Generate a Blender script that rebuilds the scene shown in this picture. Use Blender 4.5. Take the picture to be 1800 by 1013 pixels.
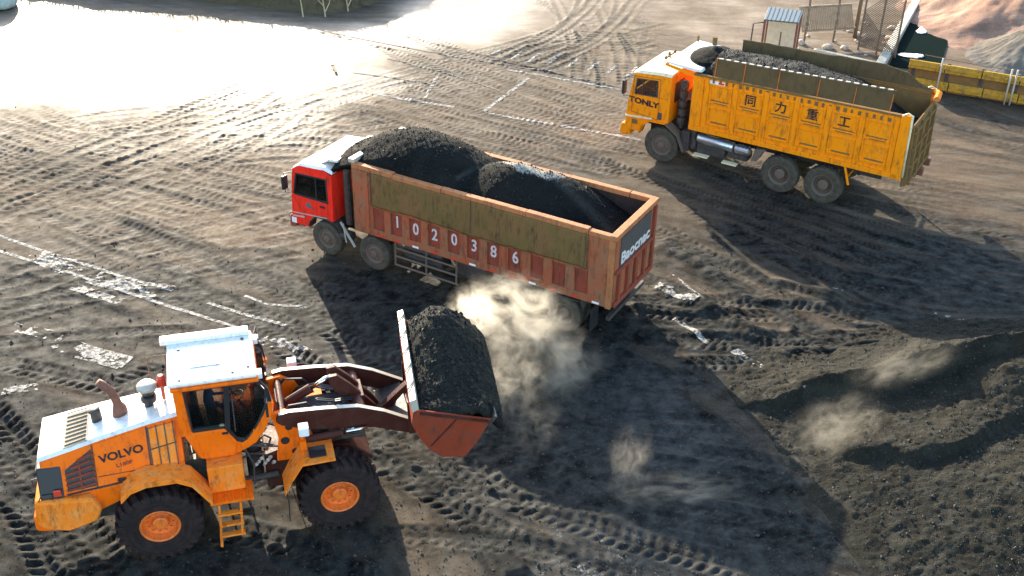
import bpy, bmesh, math, random
import numpy as np
from mathutils import Vector, Matrix
random.seed(7); rng = np.random.default_rng(11)
for o in list(bpy.data.objects): bpy.data.objects.remove(o)
S = bpy.context.scene; C = S.collection
R = math.radians
# ------------------------------------------------------------------ camera
F, PITCH, ROLL, CAMH = 1975.917, 0.54407, 0.020493, 16.4913
W0, H0 = 1800.0, 1013.0
fw = np.array([0, math.cos(PITCH), -math.sin(PITCH)]); r0 = np.array([1., 0, 0]); u0 = np.cross(r0, fw)
rt = r0*math.cos(ROLL)+u0*math.sin(ROLL); up = -r0*math.sin(ROLL)+u0*math.cos(ROLL)
cd = bpy.data.cameras.new('camera'); cam = bpy.data.objects.new('camera', cd); C.objects.link(cam)
cd.sensor_width = 36; cd.lens = F/W0*36; cd.clip_end = 3000; cd.clip_start = .1
cam.matrix_world = Matrix(((rt[0], up[0], -fw[0], 0), (rt[1], up[1], -fw[1], 0), (rt[2], up[2], -fw[2], CAMH), (0, 0, 0, 1)))
S.camera = cam
def at(px, py, z=0.0):
    "point of the photo -> place on the ground (or on the level z)"
    d = fw+rt*(px-W0/2)/F+up*(H0/2-py)/F
    t = (z-CAMH)/d[2]
    return (d[0]*t, d[1]*t)
# ------------------------------------------------------------------ light
SAZ, SEL = R(-67.8), R(19.3)           # direction the shadows run, height of the sun
world = bpy.data.worlds.new("World"); S.world = world; world.use_nodes = True
wn = world.node_tree.nodes; sky = wn.new('ShaderNodeTexSky'); sky.sky_type = 'NISHITA'; sky.sun_disc = False
sky.sun_elevation = SEL; sky.sun_rotation = R(-21); sky.air_density = 1.2; sky.dust_density = 1.2; sky.ozone_density = 2.0
bg = wn['Background']; bg.inputs[1].default_value = 0.15; world.node_tree.links.new(sky.outputs[0], bg.inputs[0])
sd = bpy.data.lights.new('sun', 'SUN'); sd.energy = 4.0; sd.angle = R(.5); sd.color = (1, .87, .69)
sun = bpy.data.objects.new('sun', sd); C.objects.link(sun)
sdir = Vector((math.cos(SAZ)*math.cos(SEL), math.sin(SAZ)*math.cos(SEL), -math.sin(SEL)))
sun.rotation_euler = sdir.to_track_quat('-Z', 'Y').to_euler()
S.view_settings.view_transform = 'Standard'; S.view_settings.look = 'None'
S.view_settings.exposure = 2.1; S.view_settings.gamma = 1
S.render.engine = 'CYCLES'
S.cycles.volume_bounces = 1; S.cycles.volume_step_rate = 1.0; S.cycles.max_bounces = 6; S.cycles.transparent_max_bounces = 12
# ------------------------------------------------------------------ noise (numpy)
def _h(ix, iy, s):
    n = (ix.astype(np.int64)*374761393+iy.astype(np.int64)*668265263+s*974634777) & 0xffffffff
    n = ((n ^ (n >> 13))*1274126177) & 0xffffffff
    n = (n ^ (n >> 16)) & 0xffffffff
    return n/4294967295.0
def vn(x, y, s=0):
    xi = np.floor(x); yi = np.floor(y); fx = x-xi; fy = y-yi
    fx = fx*fx*(3-2*fx); fy = fy*fy*(3-2*fy)
    a = _h(xi, yi, s); b = _h(xi+1, yi, s); c = _h(xi, yi+1, s); d = _h(xi+1, yi+1, s)
    return (a*(1-fx)+b*fx)*(1-fy)+(c*(1-fx)+d*fx)*fy
def fbm(x, y, s=0, o=4, g=.5):
    t = 0; a = 1; n = 0
    for k in range(o):
        t = t+a*vn(x*2**k+17*k, y*2**k-9*k, s+k); n += a; a *= g
    return t/n-.5
def sstep(a, b, x):
    t = np.clip((x-a)/(b-a), 0, 1); return t*t*(3-2*t)
def polydist(x, y, pts):
    "distance to a polyline, signed side offset and run along it"
    best = np.full(x.shape, 1e9); ss = np.zeros(x.shape); sg = np.zeros(x.shape); L = 0
    for (ax, ay), (bx, by) in zip(pts[:-1], pts[1:]):
        dx, dy = bx-ax, by-ay; l = math.hypot(dx, dy); dx /= l; dy /= l
        t = np.clip((x-ax)*dx+(y-ay)*dy, 0, l); ox = x-ax-dx*t; oy = y-ay-dy*t
        d = np.hypot(ox, oy); m = d < best
        best = np.where(m, d, best); ss = np.where(m, L+t, ss); sg = np.where(m, dx*oy-dy*ox, sg); L += l
    return best, np.where(sg >= 0, best, -best), ss, L
# ------------------------------------------------------------------ materials
def nn(nt, t, **k):
    n = nt.nodes.new(t)
    for a, b in k.items(): setattr(n, a, b)
    return n
def mat(name, col, rough=.6, metal=0, dirt=None, dirtamt=.4, dscale=3., bump=.15, bscale=30., spec=.5, coat=0, stretch=None, var=.12, dlo=.45, grime=0., gcol=(.05, .035, .022)):
    m = bpy.data.materials.new(name); m.use_nodes = True; nt = m.node_tree; L = nt.links; b = nt.nodes['Principled BSDF']
    b.inputs['Roughness'].default_value = rough; b.inputs['Metallic'].default_value = metal
    b.inputs['Specular IOR Level'].default_value = spec; b.inputs['Coat Weight'].default_value = coat
    tc = nn(nt, 'ShaderNodeTexCoord'); mp = nn(nt, 'ShaderNodeMapping'); L.new(tc.outputs['Object'], mp.inputs[0])
    if stretch: mp.inputs['Scale'].default_value = stretch
    n1 = nn(nt, 'ShaderNodeTexNoise'); n1.inputs['Scale'].default_value = dscale; n1.inputs['Detail'].default_value = 8; n1.inputs['Roughness'].default_value = .65
    L.new(mp.outputs[0], n1.inputs['Vector'])
    c1 = nn(nt, 'ShaderNodeMix', data_type='RGBA'); c1.inputs['A'].default_value = (*[c*(1-var) for c in col], 1); c1.inputs['B'].default_value = (*[min(1, c*(1+var)) for c in col], 1)
    L.new(n1.outputs['Fac'], c1.inputs['Factor']); out = c1.outputs['Result']
    if dirt:
        n2 = nn(nt, 'ShaderNodeTexNoise'); n2.inputs['Scale'].default_value = dscale*1.7; n2.inputs['Detail'].default_value = 10; n2.inputs['Roughness'].default_value = .7
        L.new(mp.outputs[0], n2.inputs['Vector'])
        rp = nn(nt, 'ShaderNodeMapRange'); rp.inputs['From Min'].default_value = dlo; rp.inputs['From Max'].default_value = dlo+.25; rp.inputs['To Max'].default_value = dirtamt; L.new(n2.outputs['Fac'], rp.inputs['Value'])
        c2 = nn(nt, 'ShaderNodeMix', data_type='RGBA'); L.new(rp.outputs[0], c2.inputs['Factor']); L.new(out, c2.inputs['A']); c2.inputs['B'].default_value = (*dirt, 1)
        out = c2.outputs['Result']
        rr = nn(nt, 'ShaderNodeMapRange'); rr.inputs['To Min'].default_value = rough; rr.inputs['To Max'].default_value = min(1, rough+.4); L.new(rp.outputs[0], rr.inputs['Value']); L.new(rr.outputs[0], b.inputs['Roughness'])
    if grime:
        gp = nn(nt, 'ShaderNodeMapping'); L.new(tc.outputs['Object'], gp.inputs[0]); gp.inputs['Scale'].default_value = (1, 1, .28)
        n4 = nn(nt, 'ShaderNodeTexNoise'); n4.inputs['Scale'].default_value = 8; n4.inputs['Detail'].default_value = 10; n4.inputs['Roughness'].default_value = .72; L.new(gp.outputs[0], n4.inputs['Vector'])
        r4 = nn(nt, 'ShaderNodeMapRange'); r4.inputs['From Min'].default_value = .50; r4.inputs['From Max'].default_value = .72; r4.inputs['To Max'].default_value = grime; L.new(n4.outputs['Fac'], r4.inputs['Value'])
        c4 = nn(nt, 'ShaderNodeMix', data_type='RGBA'); L.new(r4.outputs[0], c4.inputs['Factor']); L.new(out, c4.inputs['A']); c4.inputs['B'].default_value = (*gcol, 1); out = c4.outputs['Result']
    L.new(out, b.inputs['Base Color'])
    if bump:
        n3 = nn(nt, 'ShaderNodeTexNoise'); n3.inputs['Scale'].default_value = bscale; n3.inputs['Detail'].default_value = 6; L.new(mp.outputs[0], n3.inputs['Vector'])
        bp = nn(nt, 'ShaderNodeBump'); bp.inputs['Strength'].default_value = bump; bp.inputs['Distance'].default_value = .02; L.new(n3.outputs['Fac'], bp.inputs['Height']); L.new(bp.outputs[0], b.inputs['Normal'])
    return m
DUST = (.30, .24, .17); GRIME = (.05, .045, .04)
M = dict(
 orange=mat('orange_paint', (1.0, .155, .004), .5, spec=.12, dirt=(.85, .22, .03), dirtamt=.5, dscale=1.6, bump=.04, dlo=.50, grime=0.55),
 tanorange=mat('dusty_orange_paint', (.98, .215, .012), .6, spec=.12, dirt=(.78, .32, .085), dirtamt=.7, dscale=2.5, bump=.1, dlo=.42, grime=0.75),
 glare_white=mat('glare_white_paint', (.80, .78, .72), .30, dirt=(.55, .50, .40), dirtamt=.3, dscale=2, bump=.02, coat=.3, var=.04, grime=0.45),  # near-white colour stands in for sun glare on upward faces
 red=mat('red_paint', (.95, .025, .012), .45, spec=.15, dirt=(.70, .07, .035), dirtamt=.55, dscale=2, bump=.04, grime=0.60),
 rust=mat('rusty_red_paint', (.37, .095, .042), .65, spec=.08, dirt=(.25, .14, .075), dirtamt=.85, dscale=1.5, bump=.3, bscale=14, dlo=.40, stretch=(1, 1, .6), grime=0.85),
 rustred=mat('dark_red_paint', (.27, .058, .034), .65, spec=.08, dirt=(.22, .10, .055), dirtamt=.6, dscale=3, grime=0.80),
 topband=mat('sun_bleached_orange_steel', (.42, .15, .055), .6, spec=.15, dirt=(.30, .19, .10), dirtamt=.7, dscale=4, bump=.3, grime=0.80),
 yellow=mat('yellow_orange_paint', (1.0, .275, .004), .55, spec=.10, dirt=(.80, .27, .03), dirtamt=.6, dscale=1.4, bump=.12, bscale=12, dlo=.50, grime=0.70),
 cream=mat('cream_paint_and_glare', (.78, .66, .40), .45, dirt=(.5, .42, .25), dirtamt=.4, dscale=3, grime=0.60),
 black=mat('black_rubber_trim', (.018, .018, .02), .5, bump=.05),
 dark=mat('greasy_dark_steel_and_shade', (.035, .030, .028), .55, dirt=(.16, .12, .09), dirtamt=.5, dscale=5, bump=.2),
 tyre=mat('loader_tyre_rubber', (.018, .012, .011), .85, dirt=(.06, .030, .026), dirtamt=.7, dscale=2.5, bump=.3, bscale=20, spec=.25),
 tyred=mat('dusty_tyre_rubber', (.05, .043, .032), .85, dirt=(.12, .10, .07), dirtamt=.7, dscale=3.5, bump=.3, bscale=20, spec=.25, dlo=.4),
 rim=mat('orange_rim_paint', (.85, .17, .015), .5, dirt=(.33, .09, .03), dirtamt=.6, dscale=6, grime=0.70),
 rimdust=mat('dusty_steel_rim', (.12, .095, .07), .75, dirt=(.20, .08, .04), dirtamt=.6, dscale=6),
 maroon=mat('worn_maroon_steel', (.060, .016, .011), .5, spec=.2, dirt=(.085, .035, .022), dirtamt=.7, dscale=2.5, bump=.25, bscale=18),
 bucket=mat('red_brown_bucket_steel', (.24, .04, .017), .6, spec=.12, dirt=(.15, .05, .035), dirtamt=.6, dscale=2.0, bump=.25, bscale=14, grime=0.70),
 palesteel=mat('worn_steel_and_highlight', (.50, .46, .38), .45, .2, dirt=(.2, .17, .13), dirtamt=.7, dscale=4, bump=.2, dlo=.5),
 chrome=mat('polished_cylinder_rod', (.85, .85, .85), .15, 1, bump=0),
 exhaust=mat('rusty_exhaust_steel', (.20, .075, .045), .6, dirt=(.08, .05, .04), dirtamt=.7, dscale=6),
 white=mat('white_plastic', (.82, .82, .80), .35, bump=0, var=.03, grime=0.30),
 screen=mat('dusty_vent_mesh', (.28, .25, .18), .8, bump=.6, bscale=80),
 redlens=mat('red_lamp_lens', (.65, .06, .03), .2, bump=0),
 tarp=mat('olive_brown_tarpaulin', (.150, .100, .036), .8, spec=.06, dirt=(.21, .105, .045), dirtamt=.9, dscale=1.1, bump=.9, bscale=5, dlo=.42, grime=0.90),
 board=mat('brown_tarpaulin_board', (.13, .088, .042), .75, spec=.06, dirt=(.085, .056, .032), dirtamt=.6, dscale=1.6, bump=.3, bscale=8, grime=0.70),
 gatebrown=mat('dirty_brown_steel', (.17, .105, .045), .7, spec=.05, dirt=(.30, .15, .04), dirtamt=.7, dscale=2.5, bump=.3),
 linerdark=mat('coal_blackened_steel', (.030, .027, .025), .7, dirt=(.09, .05, .03), dirtamt=.6, dscale=2, spec=.1),
 greyboard=mat('grey_worn_panel', (.075, .07, .068), .7, spec=.08, dirt=(.16, .10, .07), dirtamt=.5, dscale=3, bump=.2),
 lettering=mat('white_lettering', (.66, .63, .60), .7, spec=.1, dirt=(.36, .15, .08), dirtamt=.9, dscale=10, bump=0, dlo=.46),
 lettdark=mat('dark_lettering', (.02, .022, .03), .7, bump=0, spec=.1, dirt=(.50, .22, .03), dirtamt=.75, dscale=9, dlo=.52),
 skin=mat('skin', (.50, .27, .18), .6, bump=0), blue=mat('blue_work_clothes', (.03, .06, .22), .8, bump=.2),
 greycloth=mat('grey_work_clothes', (.16, .17, .18), .8, bump=.2), hair=mat('black_hair', (.015, .012, .01), .6, bump=.2),
 alu=mat('dull_aluminium_tank', (.55, .56, .58), .3, .85, dirt=DUST, dirtamt=.5, dscale=5),
 beam=mat('yellow_barrier_paint', (.46, .27, .03), .7, spec=.1, dirt=(.22, .14, .07), dirtamt=.75, dscale=2.2, bump=.2, grime=0.80),
 concrete=mat('pale_concrete', (.46, .42, .33), .85, dirt=(.25, .22, .17), dirtamt=.6, dscale=2, bump=.4, bscale=12),
 roofblue=mat('blue_grey_sheet_roof', (.085, .115, .125), .5, dirt=(.14, .15, .13), dirtamt=.5, dscale=3),
 woodpole=mat('weathered_wood', (.16, .11, .07), .85, bump=.5, stretch=(4, 4, .5)),
 creamwall=mat('cream_panel', (.66, .60, .42), .7, dirt=(.4, .34, .22), dirtamt=.5),
 olive=mat('olive_drum_paint', (.20, .19, .10), .6, dirt=DUST, dirtamt=.5),
 pickets=mat('pale_painted_bars', (.26, .21, .15), .6, dirt=(.14, .10, .07), dirtamt=.6),
 stone=mat('pale_rubble_stone', (.42, .34, .26), .9, bump=.6, dirt=(.16, .11, .08), dirtamt=.7, dscale=2),
 grass=mat('dry_green_grass', (.06, .06, .022), .8, bump=0, dirt=(.17, .125, .055), dirtamt=.9, dscale=.6),
 straw=mat('dry_straw_stalk', (.42, .35, .19), .8, bump=0),
)
def glassmat():
    m = bpy.data.materials.new('tinted_glass'); m.use_nodes = True; nt = m.node_tree; nt.nodes.clear()
    o = nn(nt, 'ShaderNodeOutputMaterial'); t = nn(nt, 'ShaderNodeBsdfTransparent'); t.inputs[0].default_value = (.62, .68, .66, 1)
    g = nn(nt, 'ShaderNodeBsdfGlossy'); g.inputs['Roughness'].default_value = .04; g.inputs[0].default_value = (.9, .95, 1, 1)
    f = nn(nt, 'ShaderNodeFresnel'); f.inputs[0].default_value = 1.7; x = nn(nt, 'ShaderNodeMixShader')
    nt.links.new(f.outputs[0], x.inputs[0]); nt.links.new(t.outputs[0], x.inputs[1]); nt.links.new(g.outputs[0], x.inputs[2]); nt.links.new(x.outputs[0], o.inputs[0]); return m
M['glass'] = glassmat()
def groundmat(name, coalcol=(.003, .0038, .004), dust=(.112, .086, .057), coaldust=(.026, .0262, .0225), sand_and_glare=(.27, .208, .15), midb=.06, fineb=.16, mm_=.45, palec=(.24, .23, .20)):
    "reads the vertex attribute 'soil': r = how much coal plus painted shade and glare on the yard, g = pale patches, b = how wet or polished"
    m = bpy.data.materials.new(name); m.use_nodes = True; nt = m.node_tree; L = nt.links; b = nt.nodes['Principled BSDF']
    at_ = nn(nt, 'ShaderNodeAttribute', attribute_name='soil'); sp = nn(nt, 'ShaderNodeSeparateColor'); L.new(at_.outputs['Color'], sp.inputs[0])
    tc = nn(nt, 'ShaderNodeTexCoord')
    def noise(sc, det=8, ro=.6, stretch=None, rot=0):
        mp = nn(nt, 'ShaderNodeMapping'); L.new(tc.outputs['Object'], mp.inputs[0]); mp.inputs['Rotation'].default_value = (0, 0, rot)
        if stretch: mp.inputs['Scale'].default_value = stretch
        n = nn(nt, 'ShaderNodeTexNoise'); n.inputs['Scale'].default_value = sc; n.inputs['Detail'].default_value = det; n.inputs['Roughness'].default_value = ro
        L.new(mp.outputs[0], n.inputs['Vector']); return n.outputs['Fac']
    def mixc(f, a, c):
        x = nn(nt, 'ShaderNodeMix', data_type='RGBA')
        for s, v in (('Factor', f), ('A', a), ('B', c)):
            if isinstance(v, (tuple, float)): x.inputs[s].default_value = v if isinstance(v, float) else (*v, 1)
            else: L.new(v, x.inputs[s])
        return x.outputs['Result']
    def rng_(v, a, c, d=0., e=1.):
        r = nn(nt, 'ShaderNodeMapRange'); r.inputs['From Min'].default_value = a; r.inputs['From Max'].default_value = c; r.inputs['To Min'].default_value = d; r.inputs['To Max'].default_value = e; L.new(v, r.inputs['Value']); return r.outputs[0]
    big = noise(.5); mid = noise(2.2, 10, .68); fine = noise(16, 8, .7); streak = noise(1.2, 9, .65, (.25, 1.6, 1), R(31))
    dcol = mixc(rng_(streak, .40, .60), tuple(c*.50 for c in dust), tuple(min(1, c*1.30) for c in dust))
    dcol = mixc(rng_(sp.outputs[0], -.02, -1., 0, 1), dcol, mixc(rng_(streak, .40, .62), tuple(c*.6 for c in sand_and_glare), sand_and_glare))
    dcol = mixc(rng_(big, .35, .7), dcol, (dust[0]*.95, dust[1]*.84, dust[2]*.78))
    ccol = mixc(rng_(mid, .38, .62), coalcol, coaldust)
    # how the two break into each other
    s = nn(nt, 'ShaderNodeMath', operation='MULTIPLY_ADD'); L.new(mid, s.inputs[0]); s.inputs[1].default_value = 2*mm_; s.inputs[2].default_value = -mm_
    s2 = nn(nt, 'ShaderNodeMath', operation='ADD'); L.new(s.outputs[0], s2.inputs[0]); L.new(sp.outputs[0], s2.inputs[1])
    s3 = nn(nt, 'ShaderNodeMath', operation='MULTIPLY_ADD'); L.new(streak, s3.inputs[0]); s3.inputs[1].default_value = .45; s3.inputs[2].default_value = -.225
    s4 = nn(nt, 'ShaderNodeMath', operation='ADD', use_clamp=True); L.new(s2.outputs[0], s4.inputs[0]); L.new(s3.outputs[0], s4.inputs[1])
    col = mixc(s4.outputs[0], dcol, ccol)
    p = nn(nt, 'ShaderNodeMath', operation='ADD'); L.new(sp.outputs[1], p.inputs[0]); q = rng_(fine, .3, .7, -.35, .35); L.new(q, p.inputs[1])
    pm = rng_(p.outputs[0], .42, .62)
    col = mixc(pm, col, palec)
    vf = noise(70, 3, .6); fv0 = rng_(fine, .36, .64, .78, 1.20); fv1 = rng_(vf, .35, .65, .74, 1.26)
    fm = nn(nt, 'ShaderNodeMath', operation='MULTIPLY'); L.new(fv0, fm.inputs[0]); L.new(fv1, fm.inputs[1]); fv = fm.outputs[0]
    mm = nn(nt, 'ShaderNodeMix', data_type='RGBA', blend_type='MULTIPLY'); mm.inputs['Factor'].default_value = 1; L.new(col, mm.inputs['A']); L.new(fv, mm.inputs['B'])
    L.new(mm.outputs['Result'], b.inputs['Base Color'])
    rv = nn(nt, 'ShaderNodeMath', operation='ADD'); L.new(sp.outputs[2], rv.inputs[0]); L.new(rng_(mid, .35, .65, -.10, .08), rv.inputs[1])
    L.new(rng_(rv.outputs[0], .0, 1., .88, .30), b.inputs['Roughness'])
    L.new(rng_(rv.outputs[0], .0, 1., .06, .6), b.inputs['Specular IOR Level'])
    b1 = nn(nt, 'ShaderNodeBump'); b1.inputs['Strength'].default_value = fineb; b1.inputs['Distance'].default_value = .035; L.new(fine, b1.inputs['Height'])
    b2 = nn(nt, 'ShaderNodeBump'); b2.inputs['Strength'].default_value = midb; b2.inputs['Distance'].default_value = .06; L.new(mid, b2.inputs['Height']); L.new(b1.outputs[0], b2.inputs['Normal'])
    L.new(b2.outputs[0], b.inputs['Normal'])
    return m
M['ground'] = groundmat('yard_soil', mm_=.09); M['coalsoil'] = groundmat('loose_coal', (.005, .0054, .0045), (.034, .031, .022), (.024, .0235, .018), midb=.7, fineb=1.0)
M['lump'] = mat('coal_lump', (.006, .007, .007), .6, dirt=(.022, .022, .018), dirtamt=.8, dscale=.9, bump=0, spec=.3)
M['crumb'] = mat('coal_crumb', (.03, .028, .022), .8, dirt=(.10, .09, .065), dirtamt=.8, dscale=.8, bump=0, dlo=.5)
M['coal'] = mat('damp_black_coal', (.016, .020, .026), .55, dirt=(.045, .05, .055), dirtamt=.8, dscale=1.2, bump=.9, bscale=26, dlo=.5)
# ------------------------------------------------------------------ mesh helpers
def bm_new(): return bmesh.new()
def box(bm, x0, x1, y0, y1, z0, z1):
    v = [bm.verts.new(p) for p in ((x0,y0,z0),(x1,y0,z0),(x1,y1,z0),(x0,y1,z0),(x0,y0,z1),(x1,y0,z1),(x1,y1,z1),(x0,y1,z1))]
    for f in ((0,3,2,1),(4,5,6,7),(0,1,5,4),(1,2,6,5),(2,3,7,6),(3,0,4,7)): bm.faces.new([v[i] for i in f])
def prism(bm, pts, y0, y1):
    "outline (x, z) carried from y0 to y1"
    a = [bm.verts.new((x, y0, z)) for x, z in pts]; b = [bm.verts.new((x, y1, z)) for x, z in pts]; n = len(pts)
    bm.faces.new(a); bm.faces.new(b[::-1])
    for i in range(n): bm.faces.new((a[i], b[i], b[(i+1) % n], a[(i+1) % n]))
def prismx(bm, pts, x0, x1):
    "outline (y, z) carried from x0 to x1"
    a = [bm.verts.new((x0, y, z)) for y, z in pts]; b = [bm.verts.new((x1, y, z)) for y, z in pts]; n = len(pts)
    bm.faces.new(a); bm.faces.new(b[::-1])
    for i in range(n): bm.faces.new((a[i], b[i], b[(i+1) % n], a[(i+1) % n]))
def loft(bm, secs, cap=True):
    rows = [[bm.verts.new(p) for p in s] for s in secs]; n = len(rows[0])
    for r1, r2 in zip(rows[:-1], rows[1:]):
        for i in range(n): bm.faces.new((r1[i], r1[(i+1) % n], r2[(i+1) % n], r2[i]))
    if cap: bm.faces.new(rows[0][::-1]); bm.faces.new(rows[-1])
def tube(bm, pts, r, seg=10):
    pts = [Vector(p) for p in pts]; rs = r if isinstance(r, (list, tuple)) else [r]*len(pts); secs = []
    for i, p in enumerate(pts):
        d = ((pts[min(i+1, len(pts)-1)]-pts[max(i-1, 0)])).normalized()
        a = d.orthogonal().normalized() if abs(d.z) > .9 else d.cross(Vector((0, 0, 1))).normalized()
        if i and a.dot(pa) < 0: a = -a
        pa = a; b = d.cross(a)
        secs.append([p+(a*math.cos(2*math.pi*k/seg)+b*math.sin(2*math.pi*k/seg))*rs[i] for k in range(seg)])
    loft(bm, secs)
def bar(bm, p, q, w, h):
    "square bar from p to q"
    p, q = Vector(p), Vector(q); d = (q-p).normalized(); a = d.cross(Vector((0, 0, 1)))
    a = a.normalized() if a.length > .05 else Vector((1, 0, 0)); b = a.cross(d).normalized()
    loft(bm, [[c+a*w*i+b*h*j for i, j in ((-.5,-.5),(.5,-.5),(.5,.5),(-.5,.5))] for c in (p, q)])
def lathe(bm, prof, seg=40):
    "profile (radius, y) spun round the y axis"
    rows = [[bm.verts.new((r*math.cos(2*math.pi*k/seg), y, r*math.sin(2*math.pi*k/seg))) for k in range(seg)] for r, y in prof]
    for a, b in zip(rows[:-1], rows[1:]):
        for k in range(seg): bm.faces.new((a[k], a[(k+1) % seg], b[(k+1) % seg], b[k]))
    return rows
def ball(bm, c, r, sz=(1, 1, 1), sub=2):
    g = bmesh.ops.create_icosphere(bm, subdivisions=sub, radius=r)
    for v in g['verts']: v.co = Vector((v.co.x*sz[0]+c[0], v.co.y*sz[1]+c[1], v.co.z*sz[2]+c[2]))
def obj(name, bm, m, parent=None, bevel=0, smooth=False, loc=None):
    bmesh.ops.recalc_face_normals(bm, faces=bm.faces)
    me = bpy.data.meshes.new(name); bm.to_mesh(me); bm.free(); me.materials.append(M[m] if isinstance(m, str) else m)
    if smooth: me.shade_smooth()
    o = bpy.data.objects.new(name, me); C.objects.link(o)
    if parent: o.parent = parent
    if loc: o.location = loc
    if bevel:
        b = o.modifiers.new('bevel', 'BEVEL'); b.width = bevel; b.segments = 2; b.limit_method = 'ANGLE'
    return o
def split(name, bm, m, parent=None, **k):
    "one object for each separate piece"
    bm.verts.ensure_lookup_table(); bm.verts.index_update(); seen = set(); out = []
    for v in bm.verts:
        if v.index in seen: continue
        isl, st = [], [v]; seen.add(v.index)
        while st:
            q = st.pop(); isl.append(q)
            for e in q.link_edges:
                w = e.other_vert(q)
                if w.index not in seen: seen.add(w.index); st.append(w)
        nb = bmesh.new(); mp = {q: nb.verts.new(q.co) for q in isl}
        for f in {f for q in isl for f in q.link_faces}: nb.faces.new([mp[q] for q in f.verts])
        out.append(obj(name, nb, m, parent, **k))
    bm.free(); return out
def tag(o, label=None, cat=None, group=None, kind=None):
    if label: o['label'] = label
    if cat: o['category'] = cat
    if group: o['group'] = group
    if kind: o['kind'] = kind
    return o
def thing(name, label, cat, loc=(0, 0, 0), rz=0, group=None):
    o = bpy.data.objects.new(name, None); C.objects.link(o); o.location = loc; o.rotation_euler = (0, 0, rz); o.empty_display_size = .3
    return tag(o, label, cat, group)
def copytree(o, parent=None):
    c = o.copy(); C.objects.link(c)
    if parent: c.parent = parent
    for ch in list(o.children): copytree(ch, c)
    return c
def text(body, size, origin, right, upv, m, parent, name='lettering', bold=.0, sx=1.0, depth=.004):
    cu = bpy.data.curves.new('t', 'FONT'); cu.body = body; cu.size = size; cu.extrude = depth; cu.offset = bold; cu.align_x = 'CENTER'; cu.align_y = 'CENTER'; cu.resolution_u = 3
    t = bpy.data.objects.new('t', cu); C.objects.link(t); dg = bpy.context.evaluated_depsgraph_get(); dg.update()
    me = bpy.data.meshes.new_from_object(t.evaluated_get(dg)); bpy.data.objects.remove(t)
    r_ = Vector(right).normalized(); u_ = Vector(upv).normalized(); n_ = r_.cross(u_); o_ = Vector(origin)
    mx = Matrix(((r_.x*sx, u_.x, n_.x, o_.x), (r_.y*sx, u_.y, n_.y, o_.y), (r_.z*sx, u_.z, n_.z, o_.z), (0, 0, 0, 1)))
    me.transform(mx); me.name = name; me.materials.clear(); me.materials.append(M[m])
    o = bpy.data.objects.new(name, me); C.objects.link(o); o.parent = parent; return o
def gridmesh(name, X, Y, Z, m, attr=None, parent=None, mask=None, smooth=True):
    ny, nx = X.shape; co = np.stack([X, Y, Z], -1).reshape(-1, 3).astype(np.float32)
    idx = np.arange(nx*ny).reshape(ny, nx); q = np.stack([idx[:-1, :-1], idx[:-1, 1:], idx[1:, 1:], idx[1:, :-1]], -1).reshape(-1, 4)
    if mask is not None:
        k = mask[:-1, :-1] | mask[1:, 1:] | mask[:-1, 1:] | mask[1:, :-1]; q = q[k.reshape(-1)]
    me = bpy.data.meshes.new(name); me.vertices.add(len(co)); me.vertices.foreach_set('co', co.ravel())
    me.loops.add(q.size); me.loops.foreach_set('vertex_index', q.ravel().astype(np.int32))
    me.polygons.add(len(q)); me.polygons.foreach_set('loop_start', (np.arange(len(q))*4).astype(np.int32)); me.polygons.foreach_set('loop_total', np.full(len(q), 4, np.int32))
    me.update(calc_edges=True); me.validate()
    if smooth: me.shade_smooth()
    if attr is not None:
        a = me.color_attributes.new('soil', 'FLOAT_COLOR', 'POINT'); c = np.ones((len(co), 4), np.float32); c[:, :3] = attr.reshape(-1, 3); a.data.foreach_set('color', c.ravel())
    me.materials.append(M[m]); o = bpy.data.objects.new(name, me); C.objects.link(o)
    if parent: o.parent = parent
    return o
def lumps(X, Y, Z, n, loc, rz, label, r0=.008, rs=.007, rmax=.045, m='lump', seed=3, keep=None):
    "loose lumps lying on a load"
    g = np.random.default_rng(seed); ny, nx = X.shape; ii = g.integers(1, ny-1, n*2); jj = g.integers(1, nx-1, n*2)
    if keep is not None: k = keep[ii, jj]; ii, jj = ii[k], jj[k]
    ii, jj = ii[:n], jj[:n]; n = len(ii); x, y, z = X[ii, jj], Y[ii, jj], Z[ii, jj]
    base = np.array([(1,0,0),(-1,0,0),(0,1,0),(0,-1,0),(0,0,1),(0,0,-1)], float); fc = np.array([(0,2,4),(2,1,4),(1,3,4),(3,0,4),(2,0,5),(1,2,5),(3,1,5),(0,3,5)])
    r = np.minimum(r0+g.exponential(rs, n), rmax); vv = base[None]*r[:, None, None]*(.5+.9*g.random((n, 6, 1))); a = g.random(n)*6.28; ca, sa = np.cos(a)[:, None], np.sin(a)[:, None]
    co = np.stack([vv[..., 0]*ca-vv[..., 1]*sa+x[:, None], vv[..., 0]*sa+vv[..., 1]*ca+y[:, None], vv[..., 2]+z[:, None]+.25*r[:, None]], -1).reshape(-1, 3)
    me = bpy.data.meshes.new('coal_lumps'); me.from_pydata(co.tolist(), [], (fc[None]+np.arange(n)[:, None, None]*6).reshape(-1, 3).tolist()); me.materials.append(M[m])
    o = bpy.data.objects.new('coal_lumps', me); C.objects.link(o); o.location = loc; o.rotation_euler = (0, 0, rz); tag(o, label, 'coal lumps', kind='stuff'); return o
def P(*pts): return [at(*p) for p in pts]
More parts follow.
